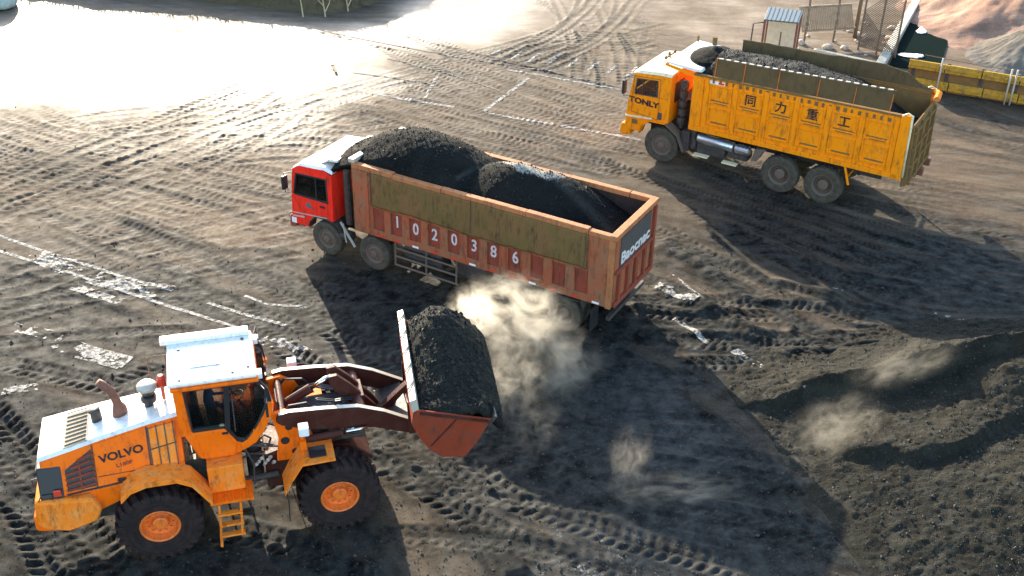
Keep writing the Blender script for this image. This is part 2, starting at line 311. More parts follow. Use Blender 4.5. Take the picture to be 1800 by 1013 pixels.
# ------------------------------------------------------------------ the ground
TR = [  # tyre tracks: outline of the run in the photo, width, pitch of the lugs, depth
 (P((150,262),(330,285),(520,306)), .55, .24, .020), (P((-40,300),(100,352),(230,385),(345,410)), .6, .26, .018), (P((-40,325),(90,382),(210,425),(330,450)), .6, .26, .018),
 (P((330,250),(470,215),(600,178),(760,120)), .6, .26, .022), (P((380,215),(480,235),(560,200)), .6, .25, .018),
 (P((120,440),(260,400),(420,395),(520,400)), .5, .24, .013), (P((300,350),(420,330),(510,345)), .5, .24, .013),
 (P((640,740),(760,800),(900,880),(1100,950),(1330,1010)), .62, .27, .030), (P((620,790),(730,850),(850,925),(1010,990)), .62, .27, .028),
 (P((860,760),(1000,850),(1250,900),(1500,960)), .6, .27, .030), (P((560,570),(640,625),(760,660)), .6, .27, .03),
 (P((1090,548),(1250,560),(1400,556)), .55, .26, .035), (P((1110,596),(1260,607),(1400,600),(1560,592)), .55, .26, .035),
 (P((1470,345),(1640,383),(1860,432)), .6, .25, .02), (P((1500,320),(1660,338),(1860,372)), .55, .25, .018),
 (P((1650,262),(1860,290)), .6, .25, .012), (P((1650,232),(1860,255)), .6, .25, .012),
 (P((-30,700),(80,830),(180,960),(260,1100)), .62, .27, .035), (P((-30,800),(40,900),(110,1050)), .62, .27, .035), (P((0,640),(200,680),(300,640)), .62, .27, .02),
 (P((360,920),(520,960),(700,1050)), .62, .27, .03), (P((440,840),(520,850),(700,800)), .62, .27, .03), (P((480,600),(560,650),(660,700)), .62, .27, .03),
 (P((840,218),(1000,262),(1170,325),(1300,390)), .55, .25, .018), (P((760,205),(900,250),(1060,300)), .55, .25, .016),
 (P((1085,130),(1095,85),(1060,40),(1000,0)), .5, .25, .012), (P((1050,120),(1055,80),(1020,40),(960,10)), .5, .25, .012), (P((1120,110),(1140,60),(1110,20)), .5, .25, .01),
 (P((430,250),(520,235),(600,230),(720,210)), .6, .26, .018), (P((1180,640),(1300,640),(1480,625)), .55, .26, .03),
]
RIDGE = [  # windrows of loose coal pushed up beside the tracks
 (P((1150,498),(1235,538),(1330,586),(1368,590)), .30, .20), (P((1150,424),(1240,478),(1300,528),(1475,536)), .22, .13), (P((1165,412),(1300,515),(1330,545)), .18, .10),
 (P((1205,360),(1290,450),(1345,492),(1470,522)), .18, .10), (P((1365,626),(1470,616),(1560,604),(1680,600)), .22, .15), (P((1370,606),(1500,597)), .15, .09),
 (P((1375,560),(1400,594)), .12, .08), (P((1395,556),(1420,588)), .10, .07), (P((1100,540),(1210,552),(1320,552)), .18, .09), (P((1120,580),(1300,590),(1360,605)), .16, .08),
 (P((1470,560),(1500,572),(1560,575)), .12, .08), (P((1440,575),(1500,590),(1580,590)), .10, .07),
 (P((0,458),(140,520),(260,560)), .15, .04), (P((200,380),(380,440),(520,440)), .2, .04), (P((1100,1000),(1000,975),(900,930)), .2, .06),
 (P((700,60),(900,112),(1100,158)), .08, .05), (P((545,52),(620,72),(700,90)), .10, .07),
]
CP = [  # px, py, coal (truck shade and glare painted in), pale, wet
 (0,100,-.9,.1,.85),(250,110,-1,.1,.95),(450,120,-1,.1,.95),(600,60,-.8,.1,.85),(760,30,-1,.1,.9),(620,150,-.1,.1,.4),(0,220,.05,.0,.15),(250,230,.05,.0,.2),(450,200,-.1,.0,.4),  # negative coal pales the upper left ground to whiten the sun glare
 (100,320,.25,.0,.06),(350,330,.15,.0,.08),(450,380,.2,0,.08),(250,430,.45,0,.1),(60,520,.72,0,.1),(300,520,.72,0,.1),(450,500,.72,0,.1),(100,640,.80,.10,.1),(250,620,.80,.1,.1),(30,760,.72,0,.05),(20,960,.70,0,.05),
 (450,620,.62,.05,.1),(560,560,1.1,0,.12),(640,640,1.0,0,.2),(470,860,.55,0,.05),(700,780,.50,0,.05),(740,900,.52,0,.05),(850,950,.58,.15,.1),(1000,990,.75,.28,.3),(780,1010,.5,0,.1),(400,1010,.75,0,.2),
 (850,830,1.0,0,.2),(1000,750,1.1,.0,.25),(1150,700,1.1,.10,.35),(1200,760,1.1,.16,.35),(1100,860,1.1,.05,.2),(1250,950,1.1,.1,.25),(1400,900,1.1,0,.1),(1000,650,1.2,0,.1),(800,560,1.2,0,.1),  # red truck's shadow deepened here through a darker ground colour
 (1200,500,.70,.0,.05),(1350,520,.62,0,.05),(1300,620,.72,.05,.05),(1180,600,.72,.05,.05),(1450,560,.72,0,.05),(1300,720,.72,.05,.05),(1500,720,.8,0,.05),(1700,800,.78,0,.05),(1450,860,.8,0,.05),(1600,950,.8,0,.05),
 (1300,400,.85,0,.1),(1500,450,.85,0,.1),(1700,500,.9,0,.12),(1790,560,.95,0,.12),(1600,560,.97,0,.12),(1200,370,.45,0,.05),  # darker tone painted under the yellow truck's shadow
 (700,190,.15,.05,.05),(900,180,.1,0,.08),(750,120,.1,.05,.15),(950,100,.42,.0,.1),(1050,200,.05,0,.1),(900,260,.2,0,.08),(1050,280,.38,0,.08),(1100,60,-.3,0,.1),(1250,30,-1.1,0,.1),(1000,30,-.4,0,.2),(1180,90,-.1,0,.1),
 (1500,60,-.35,.0,.05),(1450,100,-.3,0,.05),(1350,60,-1,0,.1),(1350,110,-.6,0,.05),(850,20,-.9,0,.75),(1700,250,.15,0,.05),(1790,330,.25,0,.05),(1600,330,.25,0,.05),(1750,200,.50,0,.1),(1690,230,.42,0,.05),(300,50,.15,0,.3),(600,20,.25,0,.2),(180,20,.1,0,.4)]
def soil(x, y):
    num = np.zeros(x.shape+(3,)); den = np.zeros(x.shape)
    wx = x+fbm(x*.35, y*.35, 5)*2.2; wy = y+fbm(x*.35, y*.35, 9)*2.2
    for px, py, a, b, c in CP:
        gx, gy = at(px, py); s = 1.1+.022*max(0, gy-16)**1.15; d2 = ((wx-gx)**2+(wy-gy)**2)/(s*s)
        w = 1/(1e-3+d2)**2; den += w; num += w[..., None]*np.array((a, b, c))
    out = num/den[..., None]; out[..., 0] += .22*sstep(31, 24, y)*(x < 6); return out
def bez(a, m, b, n=8):
    a, m, b = at(*a), at(*m), at(*b); return [((1-t)**2*a[0]+2*t*(1-t)*m[0]+t*t*b[0], (1-t)**2*a[1]+2*t*(1-t)*m[1]+t*t*b[1]) for t in np.linspace(0, 1, n)]
def family(a, m, b, n, spread, w=.42, pitch=.17, amp=.010, seed=1):
    "many passes of wheels along about the same way"
    r = random.Random(seed)
    for k in range(n):
        j = lambda p, f=1.: (p[0]+r.uniform(-spread, spread)*f*1.6, p[1]+r.uniform(-spread, spread)*f*.8)
        p = bez(j(a), j(m, 1.5), j(b)); d = (p[-1][0]-p[0][0], p[-1][1]-p[0][1]); l = math.hypot(*d); nx, ny = -d[1]/l*1.9, d[0]/l*1.9
        ww = w*r.uniform(.8, 1.2); pt = pitch*r.uniform(.95, 1.25); am = amp*r.uniform(.7, 1.3)*(1.0 if seed in (2, 3, 4, 5, 8, 9, 10, 11, 12) else .7)
        TR.append((p, ww, pt, am)); TR.append(([(x+nx, y+ny) for x, y in p], ww, pt, am))
family((-60,330),(260,240),(620,250), 7, 45, seed=2, pitch=.25, amp=.016); family((-60,240),(200,330),(520,400), 6, 40, seed=3, pitch=.25, amp=.015); family((-60,420),(250,330),(560,180), 6, 45, seed=4, pitch=.26, amp=.016)
family((-40,560),(250,450),(520,420), 5, 35, seed=5, pitch=.24, amp=.014); family((0,390),(250,470),(540,600), 4, 30, amp=.014, pitch=.22, seed=6); family((-40,620),(150,600),(330,590), 3, 25, amp=.014, pitch=.24, seed=7)
family((560,210),(800,150),(1150,60), 5, 30, seed=8, pitch=.26, amp=.014); family((640,180),(820,240),(1120,300), 6, 30, seed=9, pitch=.24, amp=.014); family((700,100),(900,160),(1090,230), 5, 30, seed=10, pitch=.25, amp=.014)
family((1100,140),(1110,60),(1000,-10), 6, 22, seed=11, amp=.018, pitch=.3); family((960,110),(1080,80),(1130,-5), 5, 28, seed=12, amp=.018, pitch=.3)
family((1480,330),(1650,360),(1850,420), 5, 30, seed=13, amp=.014, pitch=.24); family((1640,230),(1720,260),(1860,300), 5, 25, seed=14, amp=.012, pitch=.24); family((1170,310),(1400,420),(1850,540), 5, 30, seed=15, amp=.014)
family((1150,400),(1350,520),(1560,560), 4, 20, amp=.022, pitch=.22, seed=16); family((1100,590),(1300,600),(1500,600), 3, 12, amp=.025, pitch=.22, seed=17); family((1140,470),(1280,570),(1420,680), 3, 25, amp=.02, pitch=.22, seed=18)
family((560,540),(800,640),(1200,660), 4, 30, amp=.014, pitch=.24, seed=19); family((760,830),(1000,740),(1280,760), 5, 35, amp=.018, pitch=.24, seed=20); family((800,860),(1050,880),(1480,960), 5, 30, amp=.022, pitch=.25, seed=21)
family((-40,780),(100,900),(240,1060), 3, 30, amp=.02, pitch=.25, seed=22); family((640,960),(850,930),(1150,1020), 3, 25, amp=.02, pitch=.25, seed=23); family((620,760),(760,760),(900,880), 3, 25, amp=.03, pitch=.26, seed=24)
def flow(x, y):
    "swept streaks left by wheels and loader blades"
    wx = x+fbm(x*.09, y*.09, 21, 2)*9; wy = y+fbm(x*.09, y*.09, 23, 2)*9
    c, s = math.cos(R(-27)), math.sin(R(-27)); u = wx*c+wy*s; v = -wx*s+wy*c
    return fbm(u*.12, v*1.7, 25, 5, .68), fbm(u*.25, v*6.0, 27, 3, .6)
def tracks(x, y, scale=1.0):
    h = np.zeros(x.shape); rub = np.zeros(x.shape)
    for pts, w, pitch, amp in TR:
        a = np.array(pts); m = (x > a[:, 0].min()-1) & (x < a[:, 0].max()+1) & (y > a[:, 1].min()-1) & (y < a[:, 1].max()+1)
        if not m.any(): continue
        xx, yy = x[m], y[m]; d, sgn, s, L = polydist(xx, yy, pts)
        e = sstep(w*.60, w*.48, d)*sstep(0, .6, s)*sstep(0, .6, L-s)*np.clip(.85+1.5*fbm(xx*.5, yy*.5, 31), .0, 1.15)
        ph = (s+np.abs(sgn)*.55)/pitch
        lug = sstep(-.25, .35, np.sin(2*math.pi*ph))*sstep(.04, .09, np.abs(sgn))
        hh = -amp*.8*e+amp*1.7*lug*e+amp*.9*np.exp(-((d-w*.62)/.08)**2)*sstep(0, .6, s)*sstep(0, .6, L-s)
        h[m] = h[m]*(1-e)+hh; rub[m] = np.maximum(rub[m], e*(1-lug)*(.6 if amp < .02 else 1.))
    return h, rub
def ridges(x, y):
    h = np.zeros(x.shape); c = np.zeros(x.shape)
    for pts, w, H in RIDGE:
        a = np.array(pts); m = (x > a[:, 0].min()-1) & (x < a[:, 0].max()+1) & (y > a[:, 1].min()-1) & (y < a[:, 1].max()+1)
        if not m.any(): continue
        xx, yy = x[m], y[m]; d, sgn, s, L = polydist(xx+fbm(xx*2, yy*2, 3)*.25, yy+fbm(xx*2, yy*2, 4)*.25, pts)
        e = np.exp(-(d/w)**2)*sstep(-.1, .5, s)*sstep(-.1, .5, L-s)*np.clip(.8+1.4*fbm(xx*1.7, yy*1.7, 41), .1, 1.4)
        h[m] += H*e; c[m] = np.maximum(c[m], e)
    return h, c
def base_h(x, y):
    "gentle swell, clods, and long scrape marks along the driving lane"
    c, s = math.cos(R(-29)), math.sin(R(-29)); u = x*c+y*s; v = -x*s+y*c
    return .05*fbm(x*.4, y*.4, 1)+.008*fbm(x*1.0, y*1.0, 2, 3, .4)+.008*fbm(u*.18, v*2.6, 12, 3, .5)+.002*fbm(x*6, y*6, 14, 2, .6)*np.clip(.5+2*fbm(x*.3, y*.3, 15), 0, 1)
def spaced(a, b, d): return list(np.arange(a, b, d))
def build_ground():
    xs = np.array([-400, -150, -70, -40]+spaced(-28, -24, .16)+spaced(-24, -13, .075)+spaced(-13, 13.6, .055)+spaced(13.6, 28, .12)+[40, 70, 150, 400])
    ys = np.array([-200, -50, 0, 10, 14]+spaced(15.2, 27, .05)+spaced(27, 50, .065)+spaced(50, 58, .15)+[62, 70, 90, 140, 300, 700])
    X, Y = np.meshgrid(xs, ys); ins = sstep(15, 15.6, Y)*sstep(60, 57, Y)*sstep(29, 27, np.abs(X))
    h = base_h(X, Y)
    t, rub = tracks(X, Y); rg, rc = ridges(X, Y); so = soil(X, Y)
    rough = .03*np.clip(so[..., 0]-.3, 0, 1)*fbm(X*5, Y*5, 6, 3, .7)
    Z = (h+t+rg+rough)*ins
    so[..., 0] = np.clip(so[..., 0]+.45*rc+.42*rub, -1.1, 1.2); so[..., 1] *= (1-rc)
    so[..., 2] *= (1-.6*rc)
    f1, f2 = flow(X, Y); so[..., 0] += ins*(1.15*f1+.6*f2); Z = Z+ins*.008*f2; so[..., 1] = so[..., 1]+ins*.5*np.clip(f2, -.2, .4)*(so[..., 1] > .02)
    o = gridmesh('ground', X, Y, Z, 'ground', so); tag(o, kind='structure'); return o
build_ground()
def hgt(x, y):
    x = np.asarray(x, float); y = np.asarray(y, float)
    return base_h(x, y)+tracks(x, y)[0]+ridges(x, y)[0]
# painted lines: worn strips following the ground
def worn_strip(name, pts, w, m, keep=.5, kind='structure', dz=.012, seed=1):
    P_ = []; L = 0
    for (ax, ay), (bx, by) in zip(pts[:-1], pts[1:]):
        l = math.hypot(bx-ax, by-ay); n = max(2, int(l/.035))
        for k in range(n): P_.append((ax+(bx-ax)*k/n, ay+(by-ay)*k/n, (bx-ax)/l, (by-ay)/l))
    P_ = np.array(P_); nw = max(4, int(w/.03)+1); v = np.linspace(-w/2, w/2, nw)
    X = P_[:, 0:1]-P_[:, 3:4]*v; Y = P_[:, 1:2]+P_[:, 2:3]*v
    Z = hgt(X, Y)+dz; mask = (fbm(X*4.5, Y*4.5, seed, 6, .8)+.45*fbm(X*.6, Y*.6, seed+9)) > (.5-keep)*.5
    if not mask[:-1, :-1].any(): return
    return tag(gridmesh(name, X, Y, Z, m, None, mask=mask), kind=kind)
M['paint'] = mat('worn_white_road_paint', (.34, .33, .30), .7, dirt=(.16, .13, .1), dirtamt=.8, dscale=6, bump=.3, spec=.2)
def soften(m, lo=.42, hi=.62, top=.85):
    nt = m.node_tree; L = nt.links; b = nt.nodes['Principled BSDF']; tc = nn(nt, 'ShaderNodeTexCoord'); n = nn(nt, 'ShaderNodeTexNoise'); n.inputs['Scale'].default_value = 7; n.inputs['Detail'].default_value = 9; n.inputs['Roughness'].default_value = .75
    L.new(tc.outputs['Object'], n.inputs['Vector']); r = nn(nt, 'ShaderNodeMapRange'); r.inputs['From Min'].default_value = lo; r.inputs['From Max'].default_value = hi; r.inputs['To Max'].default_value = top; L.new(n.outputs['Fac'], r.inputs['Value']); L.new(r.outputs[0], b.inputs['Alpha'])
soften(M['paint'], .38, .58, .92)
M['slot'] = mat('dark_slot', (.06, .05, .04), .8, bump=.3)
def z1(p): return (p[0]/3+560, p[1]/3)
worn = [([(-30,406),(100,450),(210,486),(305,512)], .12, .62), ([(-30,432),(90,470),(180,500),(300,540),(430,580)], .12, .62), ([(365,533),(430,553),(505,574)], .12, .66),
 ([(430,520),(470,535),(540,540)], .10, .5), ([(55,448),(130,480),(205,503)], .55, .33), ([(165,488),(230,505),(300,516)], .7, .42), ([(130,505),(170,520),(215,532)], .35, .36), ([(95,600),(150,620),(225,640)], .6, .34), ([(20,575),(90,590)], .4, .3), ([(440,595),(490,605),(540,625)], .5, .38), ([(0,690),(70,680)], .3, .3),
 ([(570,150),(710,175),(800,189)], .16, .62), ([(860,201),(1000,224),(1127,247)], .16, .62), ([(850,197),(930,137)], .16, .72), ([(893,123),(970,137),(1093,158)], .14, .55),
 ([(1183,562),(1215,580),(1245,606)], .16, .6), ([(1290,618),(1340,650),(1405,686)], .28, .6), ([(1150,500),(1190,518),(1225,536)], .5, .42), ([(1180,480),(1240,530)], .1, .4), ([(1460,505),(1800,590)], .1, .25)]
for k, (p, w, kp) in enumerate(worn): worn_strip('painted_line', P(*p), w, 'paint', kp, seed=50+k)
for k, (a, b) in enumerate((((1020,310),(1075,270)),((1100,330),(1170,280)),((1200,345),(1275,295)),((1310,360),(1370,310)),((1420,375),(1480,325)),((1520,390),(1570,345)),((1620,405),(1680,355)),((905,290),(960,265)),((560,520),(630,400)))):
    worn_strip('painted_line', P(z1(a), z1(b)), .13, 'paint', .75, seed=80+k)
for k, p in enumerate(([(545,50),(640,70),(800,100),(960,126),(1120,164)], [(680,103),(780,128),(880,160)], [(620,128),(760,148)])):
    worn_strip('drain_slot', P(*p), .09, 'slot', .75, seed=120+k, dz=.014)
# ------------------------------------------------------------------ coal heap, lower right
def build_heap():
    xs = np.arange(3.6, 17.2, .045); ys = np.arange(13.8, 27.0, .045); X, Y = np.meshgrid(xs, ys)
    crest = [at(1290,722), at(1430,690,.12), at(1520,668,.35), at(1600,640,.6), at(1650,618,.8), at(1760,604,.9), at(1850,600,.9), at(2000,600,.9)]
    d, sg, s, L = polydist(X+fbm(X*1.2, Y*1.2, 61)*.4, Y+fbm(X*1.2, Y*1.2, 62)*.4, crest)
    Hc = np.interp(s, [0, 1.0, 2.4, 4.0, 5.5, 9], [.02, .22, .46, .66, .70, .70])
    far = Hc*np.exp(-(np.maximum(sg, 0)/1.25)**1.5)                # the far side slopes away in the sun
    Hc = Hc*(1+.7*fbm(X*1.4, Y*1.4, 64, 3)); near = Hc*np.exp(-(np.maximum(-sg, 0)/.26)**2)
    ridge = np.where(sg > 0, far, near)
    d2, sg2, s2, L2 = polydist(X+fbm(X, Y, 71)*.4, Y+fbm(X, Y, 72)*.4, [at(1440,790), at(1520,808), at(1600,828), at(1680,812), at(1760,760), at(1840,720)])
    bank = .26*np.exp(-(np.maximum(sg2, 0)/1.3)**2)*np.exp(-(np.maximum(-sg2, 0)/.16)**2)*sstep(0, 1.0, s2)*sstep(-.5, 2.5, L2-s2)
    gx, gy = at(1790, 690); mound = .75*np.exp(-(((X-gx)/1.5)**2+((Y-gy)/1.1)**2)); gx, gy = at(1840, 900); mound += .5*np.exp(-(((X-gx)/3.0)**2+((Y-gy)/2.3)**2))
    edge = [at(1300,706), at(1345,780), at(1400,850), at(1470,930), at(1530,1040), at(1560,1150)]
    _, sge, _, _ = polydist(X+fbm(X, Y, 81)*.5, Y+fbm(X, Y, 82)*.5, edge)
    body = .17*sstep(-.2, 2.2, sge)
    ex = sstep(-.1, .7, sge)
    lump = .17*fbm(X*1.7, Y*1.7, 91, 6, .70)+.16*np.abs(fbm(X*4.2, Y*4.2, 95, 4, .6))-.03
    keep = np.maximum(ex*sstep(.9, -.6, sg), sstep(.02, .10, ridge))
    Z = (ridge+body*sstep(1.2, -.6, sg)+bank*ex+mound*ex+lump*np.maximum(ex, sstep(.03, .3, ridge)))
    Z = Z*sstep(0, .25, keep)-.06*(1-sstep(0, .2, keep))
    Z -= .10*(1-sstep(3.7, 4.6, X))
    A = np.zeros(X.shape+(3,)); A[..., 0] = .62+.9*fbm(X*.9, Y*.9, 99, 4)+.15*sstep(.2, .7, ridge); A[..., 2] = .02
    o = gridmesh('coal_heap', X, Y, Z, 'coalsoil', A)
    lumps(X, Y, Z, 11000, (0, 0, 0), 0, 'loose coal lumps strewn over the coal heap at lower right', seed=8, m='crumb', r0=.009, rs=.007, rmax=.05, keep=keep > .3)
    tag(o, 'large lumpy heap of dark coal with a sharp crest filling the lower right corner', 'coal heap')
build_heap()
# crumbs of coal strewn over the ground
def crumbs():
    n = 10000; v = []; f = []
    base = np.array([(1,0,0),(-1,0,0),(0,1,0),(0,-1,0),(0,0,1),(0,0,-1)], float); fc = [(0,2,4),(2,1,4),(1,3,4),(3,0,4),(2,0,5),(1,2,5),(3,1,5),(0,3,5)]
    X = []; 
    while len(X) < n:
        px = random.uniform(0, 1800); py = random.uniform(430, 1013) if random.random() < .97 else random.uniform(80, 430)
        w = 1.0 if (px > 1250 and py > 620) else (.75 if px > 520 else .55)
        if random.random() < w: X.append(at(px, py))
    X = np.array(X); g = hgt(X[:, 0], X[:, 1])
    r = np.minimum(.009+rng.exponential(.007, n), .045)
    vv = base[None]*r[:, None, None]*(.55+.8*rng.random((n, 6, 1)))*np.array([1, 1, .75]); a = rng.random(n)*6.28
    ca, sa = np.cos(a)[:, None], np.sin(a)[:, None]; vx = vv[..., 0]*ca-vv[..., 1]*sa; vy = vv[..., 0]*sa+vv[..., 1]*ca
    co = np.stack([vx+X[:, 0:1], vy+X[:, 1:2], vv[..., 2]+(g+r*.3)[:, None]], -1).reshape(-1, 3)
    me = bpy.data.meshes.new('coal_crumbs'); fa = (np.array(fc)[None]+np.arange(n)[:, None, None]*6).reshape(-1, 3)
    me.from_pydata(co.tolist(), [], fa.tolist()); me.materials.append(M['crumb']); o = bpy.data.objects.new('coal_crumbs', me); C.objects.link(o)
    tag(o, 'small crumbs of coal and stone strewn across the yard', 'coal crumbs', kind='stuff')
crumbs()
# ------------------------------------------------------------------ people
def person(label, parent_loc, rz, shirt, height=.0):
    "seated driver, hands on the wheel; one skinned body"
    t = thing('person', label, 'person', parent_loc, rz)
    V = []; E_ = []; Rr = []
    def v(p, r): V.append(p); Rr.append(r); return len(V)-1
    def chain(i, pts):
        for p, r in pts: j = v(p, r); E_.append((i, j)); i = j
        return i
    pel = v((0, 0, .10), .15); ch = chain(pel, [((-.01, 0, .28), .135), ((0, 0, .45), .155)]); nk = chain(ch, [((.01, 0, .58), .06), ((.02, 0, .66), .055)])
    hd = chain(nk, [((.03, 0, .74), .088), ((.025, 0, .82), .085)])
    for s in (-1, 1):
        w = chain(ch, [((0, .17*s, .49), .065), ((.08, .24*s, .26), .047), ((.32, .17*s, .30), .034), ((.39, .15*s, .32), .026)])
        for k in range(4):
            chain(w, [((.43, (.15-.018*(k-1.5))*s, .335), .009), ((.462+.004*(k % 2), (.147-.018*(k-1.5))*s, .33), .0085), ((.475, (.145-.018*(k-1.5))*s, .305), .008)])
        chain(w, [((.40, .12*s, .345), .010), ((.43, .108*s, .355), .009)])
        chain(pel, [((.06, .10*s, .09), .09), ((.42, .13*s, .12), .07), ((.46, .13*s, -.22), .05), ((.48, .13*s, -.30), .045), ((.60, .14*s, -.33), .035)])
    me = bpy.data.meshes.new('body'); me.from_pydata(V, E_, []); o = bpy.data.objects.new('body', me); C.objects.link(o); o.parent = t
    sk = o.modifiers.new('skin', 'SKIN'); 
    for i, r in enumerate(Rr): me.skin_vertices[0].data[i].radius = (r, r)
    me.skin_vertices[0].data[0].use_root = True
    o.modifiers.new('sub', 'SUBSURF').render_levels = 1; o.modifiers['sub'].levels = 1
    dg = bpy.context.evaluated_depsgraph_get(); dg.update(); m2 = bpy.data.meshes.new_from_object(o.evaluated_get(dg)); o.modifiers.clear(); o.data = m2; m2.name = 'body'
    m2.materials.clear(); m2.materials.append(M[shirt]); m2.materials.append(M['skin']); m2.materials.append(M['greycloth'])
    for p in m2.polygons:
        c = p.center; p.material_index = 1 if (c.z > .60 or (c.x > .33 and c.z > .2 and abs(c.y) > .05)) else (2 if c.z < .14 else 0)
    m2.shade_smooth()
    b = bm_new(); ball(b, (.012, 0, .835), .098, (1, .92, .9), 2)
    for q in [q for q in b.verts if q.co.x > .055 and q.co.z < .86]: q.co.x = .055+(q.co.x-.055)*.15
    obj('hair', b, 'hair', t, smooth=True)
    b = bm_new()
    for s in (-1, 1): ball(b, (.112, .032*s, .80), .011, sub=1)
    obj('eyes', b, 'hair', t)
    b = bm_new(); ball(b, (.122, 0, .775), .016, (1.1, .8, 1.4), 1)
    for s in (-1, 1): ball(b, (.03, .09*s, .785), .022, (.8, .4, 1.3), 1)
    ball(b, (.113, 0, .745), .012, (.6, 1.9, .5), 1)
    obj('nose_and_ears', b, 'skin', t, smooth=True)
    return t
# ------------------------------------------------------------------ WHEEL LOADER
LL = (-7.23, 17.839, 0); LA = .2759
def local_to_world(loc, rz, p):
    c, s = math.cos(rz), math.sin(rz); return (loc[0]+p[0]*c-p[1]*s, loc[1]+p[0]*s+p[1]*c, loc[2]+p[2])
def loader_wheel(parent, side):
    t = None; R_ = .853; hw = .33
    b = bm_new(); prof = [(.36, -hw*.70), (.42, -hw*.92), (.60, -hw*1.0), (.72, -hw*.97), (.79, -hw*.88), (.80, 0), (.79, hw*.88), (.72, hw*.97), (.60, hw), (.42, hw*.92), (.36, hw*.70)]
    lathe(b, prof, 56)
    for r, w in ((.50, .012), (.62, .010)):    # raised bead rings on the side wall
        for s in (-1, 1):
            lathe(b, [(r-.02, s*hw*.97), (r, s*(hw*1.0+w)), (r+.02, s*hw*.97)], 56)
    n = 26
    for k in range(n):
        for s in (-1, 1):
            a = 2*math.pi*(k+(.5 if s > 0 else 0))/n; da = .055; secs = []
            for (yy, rr, off) in ((s*.02, .853, .10), (s*hw*.60, .853, .02), (s*hw*.97, .83, -.03), (s*hw*1.02, .74, -.04)):
                a0 = a+off*1.0; row = []
                for (dr, dd) in ((0, -da), (0, da), (-.085, da*1.25), (-.085, -da*1.25)):
                    row.append(Vector(((rr+dr)*math.cos(a0+dd), yy, (rr+dr)*math.sin(a0+dd))))
                secs.append(row)
            loft(b, secs)
    ty = obj('tyre', b, 'tyre', parent)
    b = bm_new(); s = side
    lathe(b, [(.385, s*.24), (.40, s*.275), (.38, s*.29), (.35, s*.275), (.335, s*.20), (.31, s*.13), (.20, s*.10), (.17, s*.13), (.15, s*.20), (.12, s*.215), (.001, s*.215)], 40)
    lathe(b, [(.385, -s*.24), (.34, -s*.20), (.30, -s*.05), (.001, -s*.05)], 32)
    for k in range(12):
        a = 2*math.pi*k/12; c = Vector((.245*math.cos(a), s*.115, .245*math.sin(a))); tube(b, [c, c+Vector((0, s*.035, 0))], .018, 6)
    obj('rim', b, 'rim', parent)
